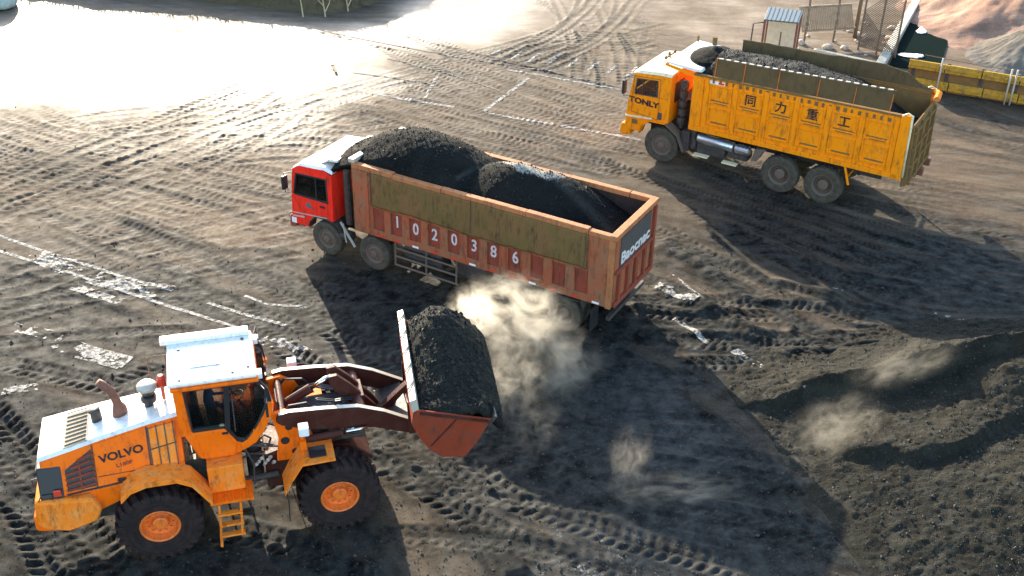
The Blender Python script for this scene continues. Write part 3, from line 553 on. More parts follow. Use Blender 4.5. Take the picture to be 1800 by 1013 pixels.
def build_loader():  # rear axle at the origin, x forward
    T = thing('wheel_loader', 'orange wheel loader with a full raised bucket, standing at lower left', 'wheel loader', LL, LA)
    # wheels
    for sd_ in (-1, 1):
        for k, x in enumerate((0, 3.549)):
            w = bpy.data.objects.new('wheel', None); C.objects.link(w); w.parent = T; w.location = (x, sd_*1.14, .853); w.rotation_euler = (0, random.random(), 0); w.empty_display_size = .2
            loader_wheel(w, sd_)
    # hood: loft of tapering sections
    def sec(x, zt, ht, zb, hb): return [Vector((x, -hb, zb)), Vector((x, -ht, zt-.05)), Vector((x, -ht+.06, zt)), Vector((x, ht-.06, zt)), Vector((x, ht, zt-.05)), Vector((x, hb, zb))]
    HS = [(-2.04, 2.36, .70, 1.62, .96), (-1.5, 2.48, .67, 1.62, .99), (-.9, 2.61, .62, 1.64, 1.0), (0, 2.77, .55, 1.74, 1.0), (.62, 2.86, .52, 1.86, .98)]
    b = bm_new(); loft(b, [sec(*s) for s in HS]); hood = obj('hood', b, 'orange', T, bevel=.02)
    b = bm_new(); secs = []
    for x, zt, ht, zb, hb in HS: secs.append([Vector((x-.03*(x < -2), -ht-.012, zt-.045)), Vector((x-.03*(x < -2), -ht+.055, zt+.02)), Vector((x-.03*(x < -2), ht-.055, zt+.02)), Vector((x-.03*(x < -2), ht+.012, zt-.045)), Vector((x, ht-.05, zt-.02)), Vector((x, -ht+.05, zt-.02))])
    loft(b, secs); top = obj('hood_top', b, 'glare_white', T, bevel=.012); top['label'] = 'top of the hood, whitened for sun glare'  # glare on the orange hood put into its colour
    b = bm_new(); loft(b, [[Vector((-1.58, -.62, 2.489)), Vector((-1.58, .45, 2.489)), Vector((-1.58, .45, 2.50)), Vector((-1.58, -.62, 2.50))], [Vector((-1.12, -.585, 2.589)), Vector((-1.12, .43, 2.589)), Vector((-1.12, .43, 2.60)), Vector((-1.12, -.585, 2.60))]]); obj('vent_screen', b, 'screen', T)
    # side panel, louvres, lettering on the sloped flank. flank point at (x, height fraction)
    def flank(x, f, off=0.0, s=-1):
        i = max(k for k in range(len(HS)-1) if HS[k][0] <= x or k == 0); a, c = HS[i], HS[i+1]; t = (x-a[0])/(c[0]-a[0]); q = [a[j]+(c[j]-a[j])*t for j in range(5)]
        y = q[4]+(q[2]-q[4])*f; z = q[3]+(q[1]-.05-q[3])*f; n = Vector((0, (q[1]-q[3]), (q[4]-q[2]))).normalized()
        return Vector((x, s*(y+n.y*off), z+n.z*off))
    for s in (-1, 1):
        b = bm_new()
        for (x0, x1, f0, f1) in ((-1.03, -.03, .10, .97),):
            secs = []
            for x in (x0, (x0+x1)/2, x1): secs.append([flank(x, f0, .0, s), flank(x, f0, .016, s), flank(x, f1, .016, s), flank(x, f1, .0, s)])
            loft(b, secs)
        obj('side_panel', b, 'orange', T)
        b = bm_new(); secs = [[flank(x, f0, .002, s), flank(x, f0, .01, s), flank(x, f1, .01, s), flank(x, f1, .002, s)] for x, f0, f1 in ((-1.60, .10, .62), (-1.08, .12, .90))]
        loft(b, secs); lv = obj('side_grille', b, 'black', T)
        b = bm_new()
        for k in range(6):
            f = .16+.125*k; xa = -1.60+max(0, (f-.55))*1.1
            bar(b, flank(xa, f-.03, .03, s), flank(-1.06, f+.03, .03, s), .03, .045)
        bar(b, flank(-1.33, .10, .02, s), flank(-1.33, .72, .02, s), .03, .03)
        split('louvre', b, 'rustred', lv)
        # intake cabinet between hood and cab
        b = bm_new(); secs = [[flank(x, .02, .0, s), flank(x, .02, .05, s), flank(x, .93, .05, s), flank(x, .93, 0, s)] for x in (.02, .52)]
        loft(b, secs); cb = obj('service_cabinet', b, 'tanorange', T, bevel=.01)
        b = bm_new()
        for x in (.04, .20, .36, .52): bar(b, flank(x-.01, .06, .055, s), flank(x-.03, .97, .055, s), .022, .012)
        bar(b, flank(.02, .55, .055, s), flank(.52, .55, .055, s), .02, .012)
        obj('cabinet_straps', b, 'dark', cb)
        r_ = flank(0, .5, 0, s)-flank(-1, .5, 0, s); u_ = flank(-.5, .9, 0, s)-flank(-.5, .3, 0, s)
        if s > 0: r_ = -r_
        u_ = (u_-r_*(u_.dot(r_)/r_.length_squared)).normalized()
        text('VOLVO', .22, flank(-.53, .62, .022, s), r_, u_, 'lettdark', T, bold=.006, sx=1.15)
        text('L180F', .10, flank(-.50, .42, .022, s), r_, u_, 'rustred', T, bold=.002, sx=1.3)
    for s in (-1, 1):
        b = bm_new()
        for x in (-1.055, -.02): bar(b, flank(x, .06, .012, s), flank(x, .98, .012, s), .02, .02)
        bar(b, flank(-1.62, .03, .01, s), flank(.55, .03, .01, s), .03, .03)
        bar(b, flank(-1.02, .30, .018, s), flank(-.04, .22, .018, s), .008, .012)
        split('hood_seam', b, 'dark', T)
        b = bm_new(); box(b, -.66, -.50, s*.985-.02, s*.985+.015, 1.80, 1.86); obj('hood_latch', b, 'black', T, bevel=.006)
    b = bm_new()
    for k in range(9): t = -.55+.13*k; bar(b, (-1.15, t*.95, 2.605), (-1.55, t, 2.512), .012, .02)
    obj('screen_bars', b, 'gatebrown', T)
    # rear grille wrapping the tail
    b = bm_new()
    prismx(b, [(-.995, 1.60), (-.76, 2.20), (.76, 2.20), (.995, 1.60)], -2.12, -1.66)
    rg = obj('radiator_grille', b, 'black', T, bevel=.03)
    b = bm_new()
    for k in range(7): box(b, -2.135, -2.12, -.7, .7, 1.66+.075*k, 1.69+.075*k)
    obj('grille_slats', b, 'dark', rg)
    for s in (-1, 1):
        b = bm_new(); box(b, -1.86, -1.72, s*.985-.02, s*.985+.02, 1.66, 1.80); obj('tail_light', b, 'redlens', rg, bevel=.01)
    # counterweight
    b = bm_new(); P_ = [(-2.30, 1.00), (-2.24, 1.60), (-1.15, 1.60), (-1.02, 1.30), (-1.15, 1.02), (-1.7, .88), (-2.1, .86)]
    prism(b, P_, -1.18, 1.18)
    for v in b.verts:
        if v.co.x < -2.0: v.co.y *= .86
    obj('counterweight', b, 'tanorange', T, bevel=.07)
    b = bm_new(); prism(b, [(-2.33, .86), (-2.33, 1.22), (-1.9, 1.18), (-1.3, .96), (-1.5, .84), (-2.1, .80)], -1.0, 1.0); obj('rear_bumper', b, 'orange', T, bevel=.06)
    b = bm_new()
    for s in (-1, 1):
        tube(b, [(-2.28, .55*s, 1.60), (-2.28, .55*s, 1.80), (-1.95, .55*s, 1.86)], .015, 6); tube(b, [(-2.15, s*1.0, 1.60), (-2.1, s*1.0, 1.72), (-1.9, s*1.0, 1.72), (-1.9, s*1.0, 1.6)], .014, 6)
    split('handrail', b, 'dark', T)
    # rear chassis
    b = bm_new(); box(b, -1.9, 1.7, -.5, .5, .55, 1.65); box(b, -.25, .25, -.85, .85, .62, 1.08); obj('rear_frame', b, 'dark', T, bevel=.02)
    # rear fenders
    for s in (-1, 1):
        line = [(-.62, 1.72), (-.42, 1.92), (-.12, 2.02), (.45, 2.02), (.72, 1.86), (1.06, 1.30)]
        b = bm_new(); loft(b, [[Vector((x, s*.92, z)), Vector((x, s*1.44, z)), Vector((x, s*1.44, z-.05)), Vector((x, s*.92, z-.05))] for x, z in line]); 
        loft(b, [[Vector((x, s*1.44, z)), Vector((x, s*1.47, z)), Vector((x, s*1.47, z-.11)), Vector((x, s*1.44, z-.11))] for x, z in line])
        obj('rear_fender', b, 'tanorange', T, bevel=.008)
        b = bm_new(); prism(b, [(-1.2, 1.62), (-.62, 1.74), (-.42, 1.92), (-.12, 2.0), (-.1, 1.6), (-.7, 1.3), (-1.2, 1.1)], s*.88, s*.98); obj('inner_fender', b, 'orange', T, bevel=.01)
        # tank, platform, ladder
        b = bm_new(); box(b, 1.02, 1.72, s*.55, s*1.12, 1.22, 1.86); obj('tank', b, 'tanorange', T, bevel=.03)
        b = bm_new(); box(b, 1.0, 1.85, s*.85, s*1.42, 1.16, 1.21)
        for k in range(6): box(b, 1.02+.14*k, 1.05+.14*k, s*.87, s*1.40, 1.213, 1.235)
        obj('platform', b, 'orange', T, bevel=.006)
        b = bm_new()
        for x in (1.16, 1.58): tube(b, [(x, s*1.40, 1.14), (x-.02, s*1.45, .62), (x-.05, s*1.42, .30)], .025, 6)
        bar(b, (1.12, s*1.36, .30), (1.10, s*1.40, .04), .05, .03)
        for z in (.34, .62, .90): box(b, 1.12, 1.60, s*1.36, s*1.48, z, z+.04)
        obj('ladder', b, 'tanorange', T)
        b = bm_new(); tube(b, [(1.9, s*1.0, 1.2), (1.93, s*1.02, 1.75), (1.80, s*.98, 2.1)], .018, 6); split('handrail', b, 'dark', T)
    # ----- cab
    cab = bpy.data.objects.new('cab', None); C.objects.link(cab); cab.parent = T; cab.empty_display_size = .2
    hw = .80
    b = bm_new(); prism(b, [(.66, 2.56), (.90, 1.90), (1.0, 1.86), (1.58, 1.86), (1.86, 1.98), (2.08, 2.26), (2.02, 2.40), (1.82, 2.18), (1.66, 2.24), (1.46, 2.60), (.85, 2.60)], -hw, hw)
    obj('lower_body', b, 'orange', cab, bevel=.03)
    for s in (-1, 1):
        b = bm_new(); prism(b, [(.70, 2.52), (.92, 1.93), (1.02, 1.89), (1.56, 1.89), (1.62, 2.0), (1.66, 2.22), (1.46, 2.57), (.88, 2.57)], s*hw, s*(hw+.045)); dr = obj('door', b, 'orange', cab, bevel=.025)
        b = bm_new(); box(b, 1.40, 1.52, s*(hw+.047), s*(hw+.075), 2.46, 2.50); obj('handle', b, 'black', dr)
        # rear pillar, front curved pillar, roof rail
        b = bm_new(); prism(b, [(.62, 2.50), (.86, 2.50), (.80, 3.60), (.60, 3.60)], s*(hw-.06), s*(hw+.02)); obj('rear_pillar', b, 'orange', cab, bevel=.015)
        b = bm_new(); line = [(1.72, 2.02), (1.96, 2.16), (2.14, 2.40), (2.30, 2.75), (2.38, 3.06)]
        loft(b, [[Vector((x+nx*w_, s*(hw-.09), z+nz*w_)) for w_ in ()] or [Vector((x-.10*f, s*(hw-.10), z+.05*f)), Vector((x-.10*f, s*(hw+.02), z+.05*f)), Vector((x+.07, s*(hw+.02), z-.05)), Vector((x+.07, s*(hw-.10), z-.05))] for (x, z), f, nx, nz in zip(line, (1, 1, .9, .6, .3), [0]*5, [0]*5)])
        obj('front_pillar', b, 'orange', cab, bevel=.01)
        b = bm_new(); line = [(2.40, 3.04), (2.36, 3.35), (2.20, 3.60)]
        loft(b, [[Vector((x-.03, s*(hw-.05), z)), Vector((x-.03, s*hw, z)), Vector((x+.02, s*hw, z)), Vector((x+.02, s*(hw-.05), z))] for x, z in line]); obj('windscreen_edge', b, 'black', cab)
        # black window frame + glass
        b = bm_new()
        fr = [(.84, 2.60), (1.46, 2.60), (1.66, 2.24), (1.82, 2.16), (2.04, 2.38), (2.22, 2.74), (2.36, 3.08), (2.32, 3.36), (2.16, 3.58), (.80, 3.58)]
        for (p, q) in zip(fr, fr[1:]+fr[:1]): bar(b, (p[0], s*(hw-.01), p[1]), (q[0], s*(hw-.01), q[1]), .05, .06)
        bar(b, (1.52, s*(hw-.01), 2.54), (1.60, s*(hw-.01), 3.58), .06, .10)
        obj('window_frame', b, 'black', cab)
        b = bm_new(); prism(b, fr, s*(hw-.03), s*(hw-.022)); obj('side_window', b, 'glass', cab)
        b = bm_new(); tube(b, [(1.66, s*(hw+.07), 2.5), (1.68, s*(hw+.07), 3.4)], .014, 6); obj('grab_rail', b, 'dark', cab)
        b = bm_new(); tube(b, [(2.2, s*.8, 3.55), (2.3, s*1.12, 3.6), (2.3, s*1.15, 3.3)], .012, 6); box(b, 2.28, 2.33, s*1.15-.09, s*1.15+.09, 3.0, 3.34); obj('mirror', b, 'black', cab, bevel=.01)
    b = bm_new(); line = [(2.06, 2.34), (2.24, 2.70), (2.39, 3.08), (2.35, 3.37), (2.19, 3.60)]
    loft(b, [[Vector((x, -.76, z)), Vector((x, .76, z)), Vector((x+.008, .76, z)), Vector((x+.008, -.76, z))] for x, z in line], cap=False); obj('windscreen', b, 'glass', cab)
    b = bm_new(); box(b, .63, .64, -.7, .7, 2.62, 3.58); obj('rear_window', b, 'glass', cab)
    b = bm_new(); box(b, .56, 2.22, -.84, .84, 3.58, 3.655); obj('roof_rim', b, 'orange', cab, bevel=.02)
    b = bm_new(); box(b, .52, 2.20, -.80, .80, 3.66, 3.74); rf = obj('roof', b, 'glare_white', cab, bevel=.03)  # roof whitened like the hood, for glare
    b = bm_new(); box(b, .40, 2.14, .62, .84, 3.742, 3.84); box(b, .95, 1.55, -.30, .32, 3.742, 3.765); obj('roof_ridge', b, 'glare_white', rf, bevel=.025)
    b = bm_new()
    for x, y in ((.75, -.66), (1.75, -.62), (2.05, -.5), (.75, .4), (2.0, .5)): tube(b, [(x, y, 3.74), (x, y, 3.765)], .03, 8)
    split('roof_bolt', b, 'dark', rf)
    b = bm_new()
    for y in (-.62, .62): box(b, 2.2, 2.30, y-.10, y+.10, 3.56, 3.68)
    obj('work_light', b, 'white', cab, bevel=.01)
    b = bm_new(); tube(b, [(1.0, -.70, 2.62), (1.1, -.70, 2.66), (1.35, -.70, 2.66)], .03, 6); obj('armrest', b, 'greyboard', cab)
    b = bm_new(); box(b, .95, 1.35, -.26, .26, 2.05, 2.42); box(b, .86, .98, -.26, .26, 2.3, 3.05); box(b, .80, .98, -.14, .14, 3.05, 3.22); obj('seat', b, 'black', cab, bevel=.04)
    b = bm_new(); tube(b, [(1.95, 0, 2.2), (1.78, 0, 2.62)], .03, 8)
    c = Vector((1.72, 0, 2.70)); n_ = Vector((-.45, 0, .9)).normalized(); a_ = Vector((0, 1, 0)); b_ = n_.cross(a_)
    ring = [c+(a_*math.cos(t)+b_*math.sin(t))*.19 for t in np.linspace(0, 2*math.pi, 21)]; tube(b, ring, .014, 6); obj('steering_wheel', b, 'black', cab)
    b = bm_new(); box(b, .7, 2.0, -.75, .75, 2.0, 2.04); obj('cab_floor', b, 'black', cab)
    # stacks, pre-cleaner, beacon
    b = bm_new(); tube(b, [(-.5, 0, 2.66), (-.5, 0, 2.85), (-.52, 0, 2.95), (-.55, 0, 3.12), (-.60, 0, 3.25), (-.72, .0, 3.42), (-.80, 0, 3.50)], [.16, .13, .085, .085, .085, .085, .08], 14); obj('exhaust_pipe', b, 'exhaust', T, smooth=True)
    b = bm_new(); tube(b, [(-.95, .0, 2.55), (-.96, 0, 2.80), (-.98, 0, 2.87)], [.11, .10, .12], 12); obj('vent_stub', b, 'dark', T, smooth=True)
    b = bm_new(); tube(b, [(.06, 0, 2.78), (.07, 0, 2.90), (.07, 0, 2.92), (.08, 0, 3.04), (.08, 0, 3.06), (.08, 0, 3.22)], [.09, .09, .15, .15, .11, .19], 14); pc = obj('air_cleaner', b, 'black', T)
    b = bm_new(); tube(b, [(.08, 0, 3.22), (.08, 0, 3.28), (.08, 0, 3.33), (.08, 0, 3.345)], [.20, .20, .15, .02], 18); obj('cleaner_cap', b, 'palesteel', pc, smooth=True)
    b = bm_new(); tube(b, [(.36, .05, 2.86), (.36, .05, 3.20)], .035, 8); tube(b, [(.36, .05, 3.20), (.36, .05, 3.23), (.36, .05, 3.38), (.36, .05, 3.44)], [.10, .085, .085, .05], 12); obj('beacon', b, 'redlens', T)
    b = bm_new(); tube(b, [(.1, .75, 2.6), (.1, .78, 3.4), (.25, .78, 3.42), (.45, .78, 3.42), (.45, .78, 2.7)], .014, 6); tube(b, [(.62, .9, 3.7), (.45, 1.0, 4.15)], .008, 5); split('handrail', b, 'woodpole', T)
    # articulation joint: hoses and rods
    b = bm_new()
    for k in range(12):
        y = random.uniform(-.6, .5); z = random.uniform(1.1, 2.0)
        tube(b, [(1.7, y, z), (1.9, y+random.uniform(-.1, .1), z+random.uniform(-.15, .2)), (2.2, y+random.uniform(-.1, .1), z+random.uniform(-.2, .2)), (2.45, y, z+random.uniform(-.2, .1))], .022, 6)
    tube(b, [(1.5, -.52, .95), (2.4, -.56, 1.02)], .07, 10); tube(b, [(1.5, .52, .95), (2.4, .56, 1.02)], .07, 10); tube(b, [(1.95, 0, .55), (1.95, 0, 1.9)], .17, 14)
    obj('steering_joint', b, 'dark', T)
    b = bm_new()
    for k in range(7): tube(b, [(1.95+.06*k, -.60-.02*(k % 2), 1.35+.07*(k % 3)), (1.98+.06*k, -.66, 1.42+.07*(k % 3))], .035, 8)
    split('hose_fitting', b, 'palesteel', T)
    # front frame
    b = bm_new(); prism(b, [(2.15, .62), (2.15, 1.45), (2.75, 1.60), (3.9, 1.45), (4.35, 1.05), (4.3, .62), (3.5, .50)], -.48, .48); box(b, 3.3, 3.8, -.85, .85, .62, 1.08); obj('front_frame', b, 'maroon', T, bevel=.03)
    b = bm_new(); box(b, 2.5, 4.25, -.54, .54, 1.62, 1.70); box(b, 2.9, 3.5, -.3, .3, 1.70, 1.95); obj('dark_gap_cover', b, 'dark', T, bevel=.02)  # added dark cover over the gap between the lift arms
    b = bm_new(); box(b, 2.75, 4.05, -.52, .52, 1.98, 2.10); box(b, 3.0, 3.7, -.2, .2, 2.10, 2.28); obj('dark_gap_box', b, 'dark', T, bevel=.02)  # dark box added to fill the same gap higher up
    for s in (-1, 1):
        b = bm_new(); prism(b, [(2.36, 2.60), (2.66, 2.66), (2.96, 2.46), (3.16, 1.96), (2.95, 1.40), (2.40, 1.42), (2.48, 2.0)], s*.56, s*.66); tw = obj('tower_plate', b, 'orange', T, bevel=.012)
        b = bm_new()
        for x, z, r in ((2.55, 2.43, .075), (2.70, 2.25, .075), (2.60, 1.92, .09), (2.78, 1.62, .07)): tube(b, [(x, s*.655, z), (x, s*.672, z)], r, 14)
        tube(b, [(2.55, -.5*1, 2.50), (2.55, .5, 2.50)], .05, 8) if s < 0 else None
        obj('plate_holes', b, 'black', tw)
        # fender over the front wheel
        line = [(2.46, 1.16), (2.62, 1.48), (2.86, 1.86), (3.52, 1.88)]
        b = bm_new(); loft(b, [[Vector((x, s*.78, z)), Vector((x, s*1.45, z)), Vector((x, s*1.45, z-.04)), Vector((x, s*.78, z-.04))] for x, z in line]); fd = obj('front_fender', b, 'tanorange', T, bevel=.008)
        b = bm_new(); prism(b, [(3.02, 1.885), (3.36, 1.892), (3.36, 1.898), (3.02, 1.891)], s*.95, s*1.30); tube(b, [(2.5, s*1.44, 1.16), (2.52, s*1.46, .95), (2.50, s*1.44, .45)], .012, 5); split('step_pad', b, 'black', fd)
        b = bm_new(); tube(b, [(2.9, s*1.15, 1.86), (2.92, s*1.17, 2.45)], .03, 8); box(b, 2.86, 2.98, s*1.17-.10, s*1.17+.10, 2.10, 2.30); lm = obj('lamp_bracket', b, 'orange', fd)
        b = bm_new(); box(b, 2.86, 3.06, s*1.17-.11, s*1.17+.11, 2.42, 2.62); obj('headlight', b, 'white', lm, bevel=.02)
    # lift arms
    for s in (-1, 1):
        A = [(2.46, 2.52), (2.52, 2.66), (2.72, 2.70), (3.4, 2.66), (4.10, 2.59), (4.62, 2.38), (5.28, 2.0), (5.36, 1.80), (5.22, 1.70), (4.42, 2.02), (3.9, 2.10), (3.05, 2.22), (2.55, 2.42)]
        b = bm_new(); prism(b, A, s*.68, s*.80); ar = obj('lift_arm', b, 'maroon', T, bevel=.01)
        b = bm_new()
        for (p, q) in zip(A[1:6], A[2:7]): 
            n_ = Vector((-(q[1]-p[1]), 0, q[0]-p[0])).normalized()*.008
            loft(b, [[Vector((c[0], s*.685, c[1]))+n_*k for k in (.4, 1.2)]+[Vector((c[0], s*.795, c[1]))+n_*k for k in (1.2, .4)] for c in (p, q)])
        obj('arm_edge_highlight', b, 'palesteel', ar)  # pale strip paints the sunlit upper edge of the arm
        b = bm_new(); tube(b, [(2.9, s*.60, 1.55), (3.75, s*.60, 1.86)], .085, 12); lc = obj('lift_cylinder', b, 'maroon', T, smooth=False)
        b = bm_new(); tube(b, [(3.75, s*.60, 1.86), (4.35, s*.60, 2.06)], .045, 10); obj('cylinder_rod', b, 'chrome', lc, smooth=True)
        b = bm_new(); tube(b, [(2.95, s*.9, 2.06), (3.75, s*.9, 2.10)], .075, 12); tl = obj('side_cylinder', b, 'maroon', T)
        b = bm_new(); tube(b, [(3.75, s*.9, 2.10), (4.25, s*.9, 2.13)], .038, 10); obj('cylinder_rod', b, 'chrome', tl, smooth=True)
    b = bm_new(); tube(b, [(4.15, -.68, 2.38), (4.15, .68, 2.38)], .13, 14); box(b, 4.02, 4.3, -.3, .3, 2.2, 2.5); tube(b, [(2.6, -.68, 2.55), (2.6, .68, 2.55)], .07, 12); tube(b, [(5.26, -.8, 1.86), (5.26, .8, 1.86)], .06, 12); split('cross_tube', b, 'maroon', T, bevel=.01)
    b = bm_new(); prism(b, [(4.62, 1.88), (5.20, 2.02), (5.24, 1.90), (4.66, 1.76)], -.66, .66); obj('arm_shade_plate', b, 'dark', T, bevel=.01)  # added dark plate stands in for shade between arms and bucket
    # z-bar linkage
    for y in (-.16, .16):
        b = bm_new(); prism(b, [(3.60, 3.00), (3.78, 3.02), (4.05, 2.75), (4.55, 2.12), (4.68, 1.85), (4.55, 1.74), (4.35, 1.95), (4.0, 2.3), (3.62, 2.78)], y-.05, y+.05); obj('bellcrank', b, 'maroon', T, bevel=.01)
    b = bm_new(); prism(b, [(4.52, 1.92), (4.7, 1.98), (5.22, 2.46), (5.26, 2.36), (4.72, 1.76), (4.58, 1.74)], -.08, .08); obj('link_rod', b, 'maroon', T, bevel=.01)
    b = bm_new(); tube(b, [(2.6, 0, 2.30), (3.25, 0, 2.66)], .10, 12); tc_ = obj('tilt_cylinder', b, 'maroon', T)
    b = bm_new(); tube(b, [(3.25, 0, 2.66), (3.68, 0, 2.90)], .05, 10); obj('cylinder_rod', b, 'chrome', tc_, smooth=True)
    b = bm_new()
    for y in (-.34, -.26, .26, .34, .42): tube(b, [(2.7, y, 2.1), (3.0, y, 2.42), (3.35, y*.8, 2.52), (3.7, y*.7, 2.40), (4.05, y, 2.48)], .022, 6)
    for y in (-.45, .5): tube(b, [(2.5, y, 2.3), (2.75, y, 2.62), (3.1, y*.9, 2.60), (3.3, y, 2.35)], .025, 6)
    split('hydraulic_hose', b, 'black', T)
    b = bm_new()
    for k in range(8): ball(b, (2.95+.16*k, -.25+.08*((k*3) % 5), 2.22+.03*(k % 3)), .05, sub=1)
    split('hose_coupling', b, 'palesteel', T)
    # bucket, yawed a little to the right with the front half of the machine
    yaw = R(-6); bk = bpy.data.objects.new('bucket', None); C.objects.link(bk); bk.parent = T; bk.location = (5.28, -.05, 0); bk.rotation_euler = (0, 0, yaw); bk.empty_display_size = .2
    hw = 1.66
    prof = [(-.02, 3.0), (-.07, 2.62), (.06, 2.34), (.28, 1.98), (.52, 1.76), (.98, 1.72), (1.24, 2.10), (1.50, 2.60)]
    inn = [(1.50, 2.62), (1.20, 2.14), (.95, 1.79), (.55, 1.83), (.34, 2.03), (.12, 2.38), (0.0, 2.62), (.05, 3.0)]
    b = bm_new(); prism(b, prof+inn, -hw+.04, hw-.04); obj('shell', b, 'bucket', bk, bevel=.008)
    for s in (-1, 1):
        b = bm_new(); prism(b, [(.0, 2.98), (.03, 3.0), (1.52, 2.62), (1.22, 2.04), (.98, 1.72), (.52, 1.76), (.28, 1.96), (.06, 2.32), (-.06, 2.62)], s*(hw-.04), s*hw); sp_ = obj('side_plate', b, 'bucket', bk, bevel=.006)
        b = bm_new(); bar(b, (.10, s*(hw+.012), 2.92), (1.46, s*(hw+.012), 2.58), .02, .06); bar(b, (.30, s*(hw+.012), 2.08), (.82, s*(hw+.012), 2.70), .02, .022); obj('wear_strip', b, 'maroon', sp_)
    b = bm_new(); prism(b, [(-.05, 2.94), (-.10, 3.22), (.03, 3.26), (.08, 3.0)], -hw, hw); sg_ = obj('spill_guard', b, 'palesteel', bk, bevel=.01)
    b = bm_new()
    for k in range(5): bar(b, (-.10, -1.3+.62*k, 3.25), (.03, -1.05+.62*k, 3.28), .03, .02)
    split('guard_bar', b, 'dark', sg_)
    b = bm_new(); prism(b, [(1.44, 2.50), (1.60, 2.70), (1.63, 2.68), (1.50, 2.48)], -hw-.02, hw+.02); ce = obj('cutting_edge', b, 'dark', bk)
    for s in (-.75, .75):
        b = bm_new(); prism(b, [(-.10, 2.5), (.06, 2.36), (.28, 1.96), (.10, 1.76), (-.08, 1.74)], s-.06, s+.06); obj('bucket_bracket', b, 'maroon', bk, bevel=.01)
    # coal in the bucket: rests in it, a thing of its own
    xs = np.arange(.0, 1.80, .035); ys = np.arange(-1.61, 1.63, .035); X, Y = np.meshgrid(xs, ys)
    base = np.interp(X, [0, .15, 1.35, 1.62, 1.85, 2.05], [2.86, 2.92, 2.84, 2.72, 2.52, 2.3])
    prof_y = np.interp(Y, [-1.62, -1.2, -.6, .0, .7, 1.2, 1.5, 1.62], [.0, .10, .30, .52, .78, .72, .35, .02]); px_ = np.interp(X, [0, .25, .6, .9, 1.5, 1.85, 2.05], [.10, .62, 1, .95, .42, .1, .0])
    Z = base+prof_y*px_+.11*fbm(X*3.2, Y*3.2, 201, 5, .65)*sstep(0, .15, X+.02)+.04*fbm(X*12, Y*12, 205, 2); edge = ((np.abs(Y) > 1.57) & (X < 1.4)) | (X < .03); Z = np.where(X > 1.5, Z-(np.abs(Y)/1.62)**6*.18, Z)
    Z = np.where(edge, np.minimum(Z, 2.86), Z)
    c, s = math.cos(LA+yaw), math.sin(LA+yaw); o = gridmesh('coal_load', X, Y, Z, 'coalload', None)
    bx, by, _ = local_to_world(LL, LA, (5.28, -.05, 0)); lumps(X, Y, Z, 1800, (bx, by, 0), LA+yaw, 'loose coal lumps lying on the heaped loader bucket', seed=5, r0=.01, rs=.01, rmax=.06)
    o.location = (bx, by, 0); o.rotation_euler = (0, 0, LA+yaw)
    so = o.modifiers.new('solid', 'SOLIDIFY'); so.thickness = .15; so.offset = -1
    tag(o, 'dark heaped coal piled in the raised loader bucket', 'coal load')
M['coalload'] = mat('dry_crumbly_coal', (.012, .012, .010), .85, spec=.1, dirt=(.045, .042, .028), dirtamt=.8, dscale=4, bump=1.0, bscale=26, dlo=.48)
build_loader()
person('driver in dark blue work clothes seated inside the orange loader cab', (*local_to_world(LL, LA, (1.20, 0, 0))[:2], 2.42), LA, 'blue')
# ------------------------------------------------------------------ truck wheels
def truck_wheel(parent, R_, hw, side, rimm='rimdust', tm='tyred', dual=False, kind=0):
    k = R_/.53; b = bm_new()
    lathe(b, [(.29*k, -hw*.75), (.33*k, -hw*.95), (.43*k, -hw), (.49*k, -hw*.93), (R_*.97, -hw*.78), (R_*.975, 0), (R_*.97, hw*.78), (.49*k, hw*.93), (.43*k, hw), (.33*k, hw*.95), (.29*k, hw*.75)], 44)
    n = 34
    for i in range(n):
        for s in (-1, 1):
            a = 2*math.pi*(i+(.5 if s > 0 else 0))/n; da = .05; secs = []
            for yy, rr, off in ((s*.015, R_, .06), (s*hw*.62, R_, .0), (s*hw*.92, R_*.965, -.01)):
                secs.append([Vector(((rr+dr)*math.cos(a+off+dd), yy, (rr+dr)*math.sin(a+off+dd))) for dr, dd in ((0, -da), (0, da), (-.05, da), (-.05, -da))])
            loft(b, secs)
    obj('tyre', b, tm, parent)
    if dual:
        b = bm_new(); o_ = -side*(hw*2+.05)
        lathe(b, [(.29*k, o_-hw*.75), (.43*k, o_-hw), (R_*.97, o_-hw*.78), (R_*.975, o_), (R_*.97, o_+hw*.78), (.43*k, o_+hw), (.29*k, o_+hw*.75)], 36); obj('inner_tyre', b, tm, parent)
    b = bm_new(); s = side
    if kind == 0:   # steer wheel: bulging dish
        lathe(b, [(.31*k, s*hw*.80), (.295*k, s*hw*.86), (.27*k, s*hw*.78), (.25*k, s*hw*.55), (.21*k, s*hw*.62), (.19*k, s*hw*.72), (.11*k, s*hw*.74), (.10*k, s*hw*1.05), (.06*k, s*hw*1.12), (.001, s*hw*1.12)], 30)
    else:           # driven wheel: deep dish with hub in the middle
        lathe(b, [(.31*k, s*hw*.80), (.29*k, s*hw*.86), (.265*k, s*hw*.7), (.24*k, -s*hw*.05), (.17*k, -s*hw*.1), (.155*k, s*hw*.2), (.14*k, s*hw*.62), (.11*k, s*hw*.70), (.001, s*hw*.70)], 30)
    lathe(b, [(.31*k, -s*hw*.80), (.25*k, -s*hw*.4), (.001, -s*hw*.4)], 20)
    yy = s*hw*(.72 if kind == 0 else .0)
    for i in range(10):
        a = 2*math.pi*i/10; rr = (.155 if kind == 0 else .20)*k; c = Vector((rr*math.cos(a), yy, rr*math.sin(a))); tube(b, [c, c+Vector((0, s*.045, 0))], .017*k, 6)
    if kind == 0:
        for i in range(8):
            a = 2*math.pi*(i+.5)/8; rr = .235*k; c = Vector((rr*math.cos(a), s*hw*.60, rr*math.sin(a))); tube(b, [c-Vector((0, s*.05, 0)), c+Vector((0, s*.008, 0))], .022*k, 8)
    obj('rim', b, rimm, parent)
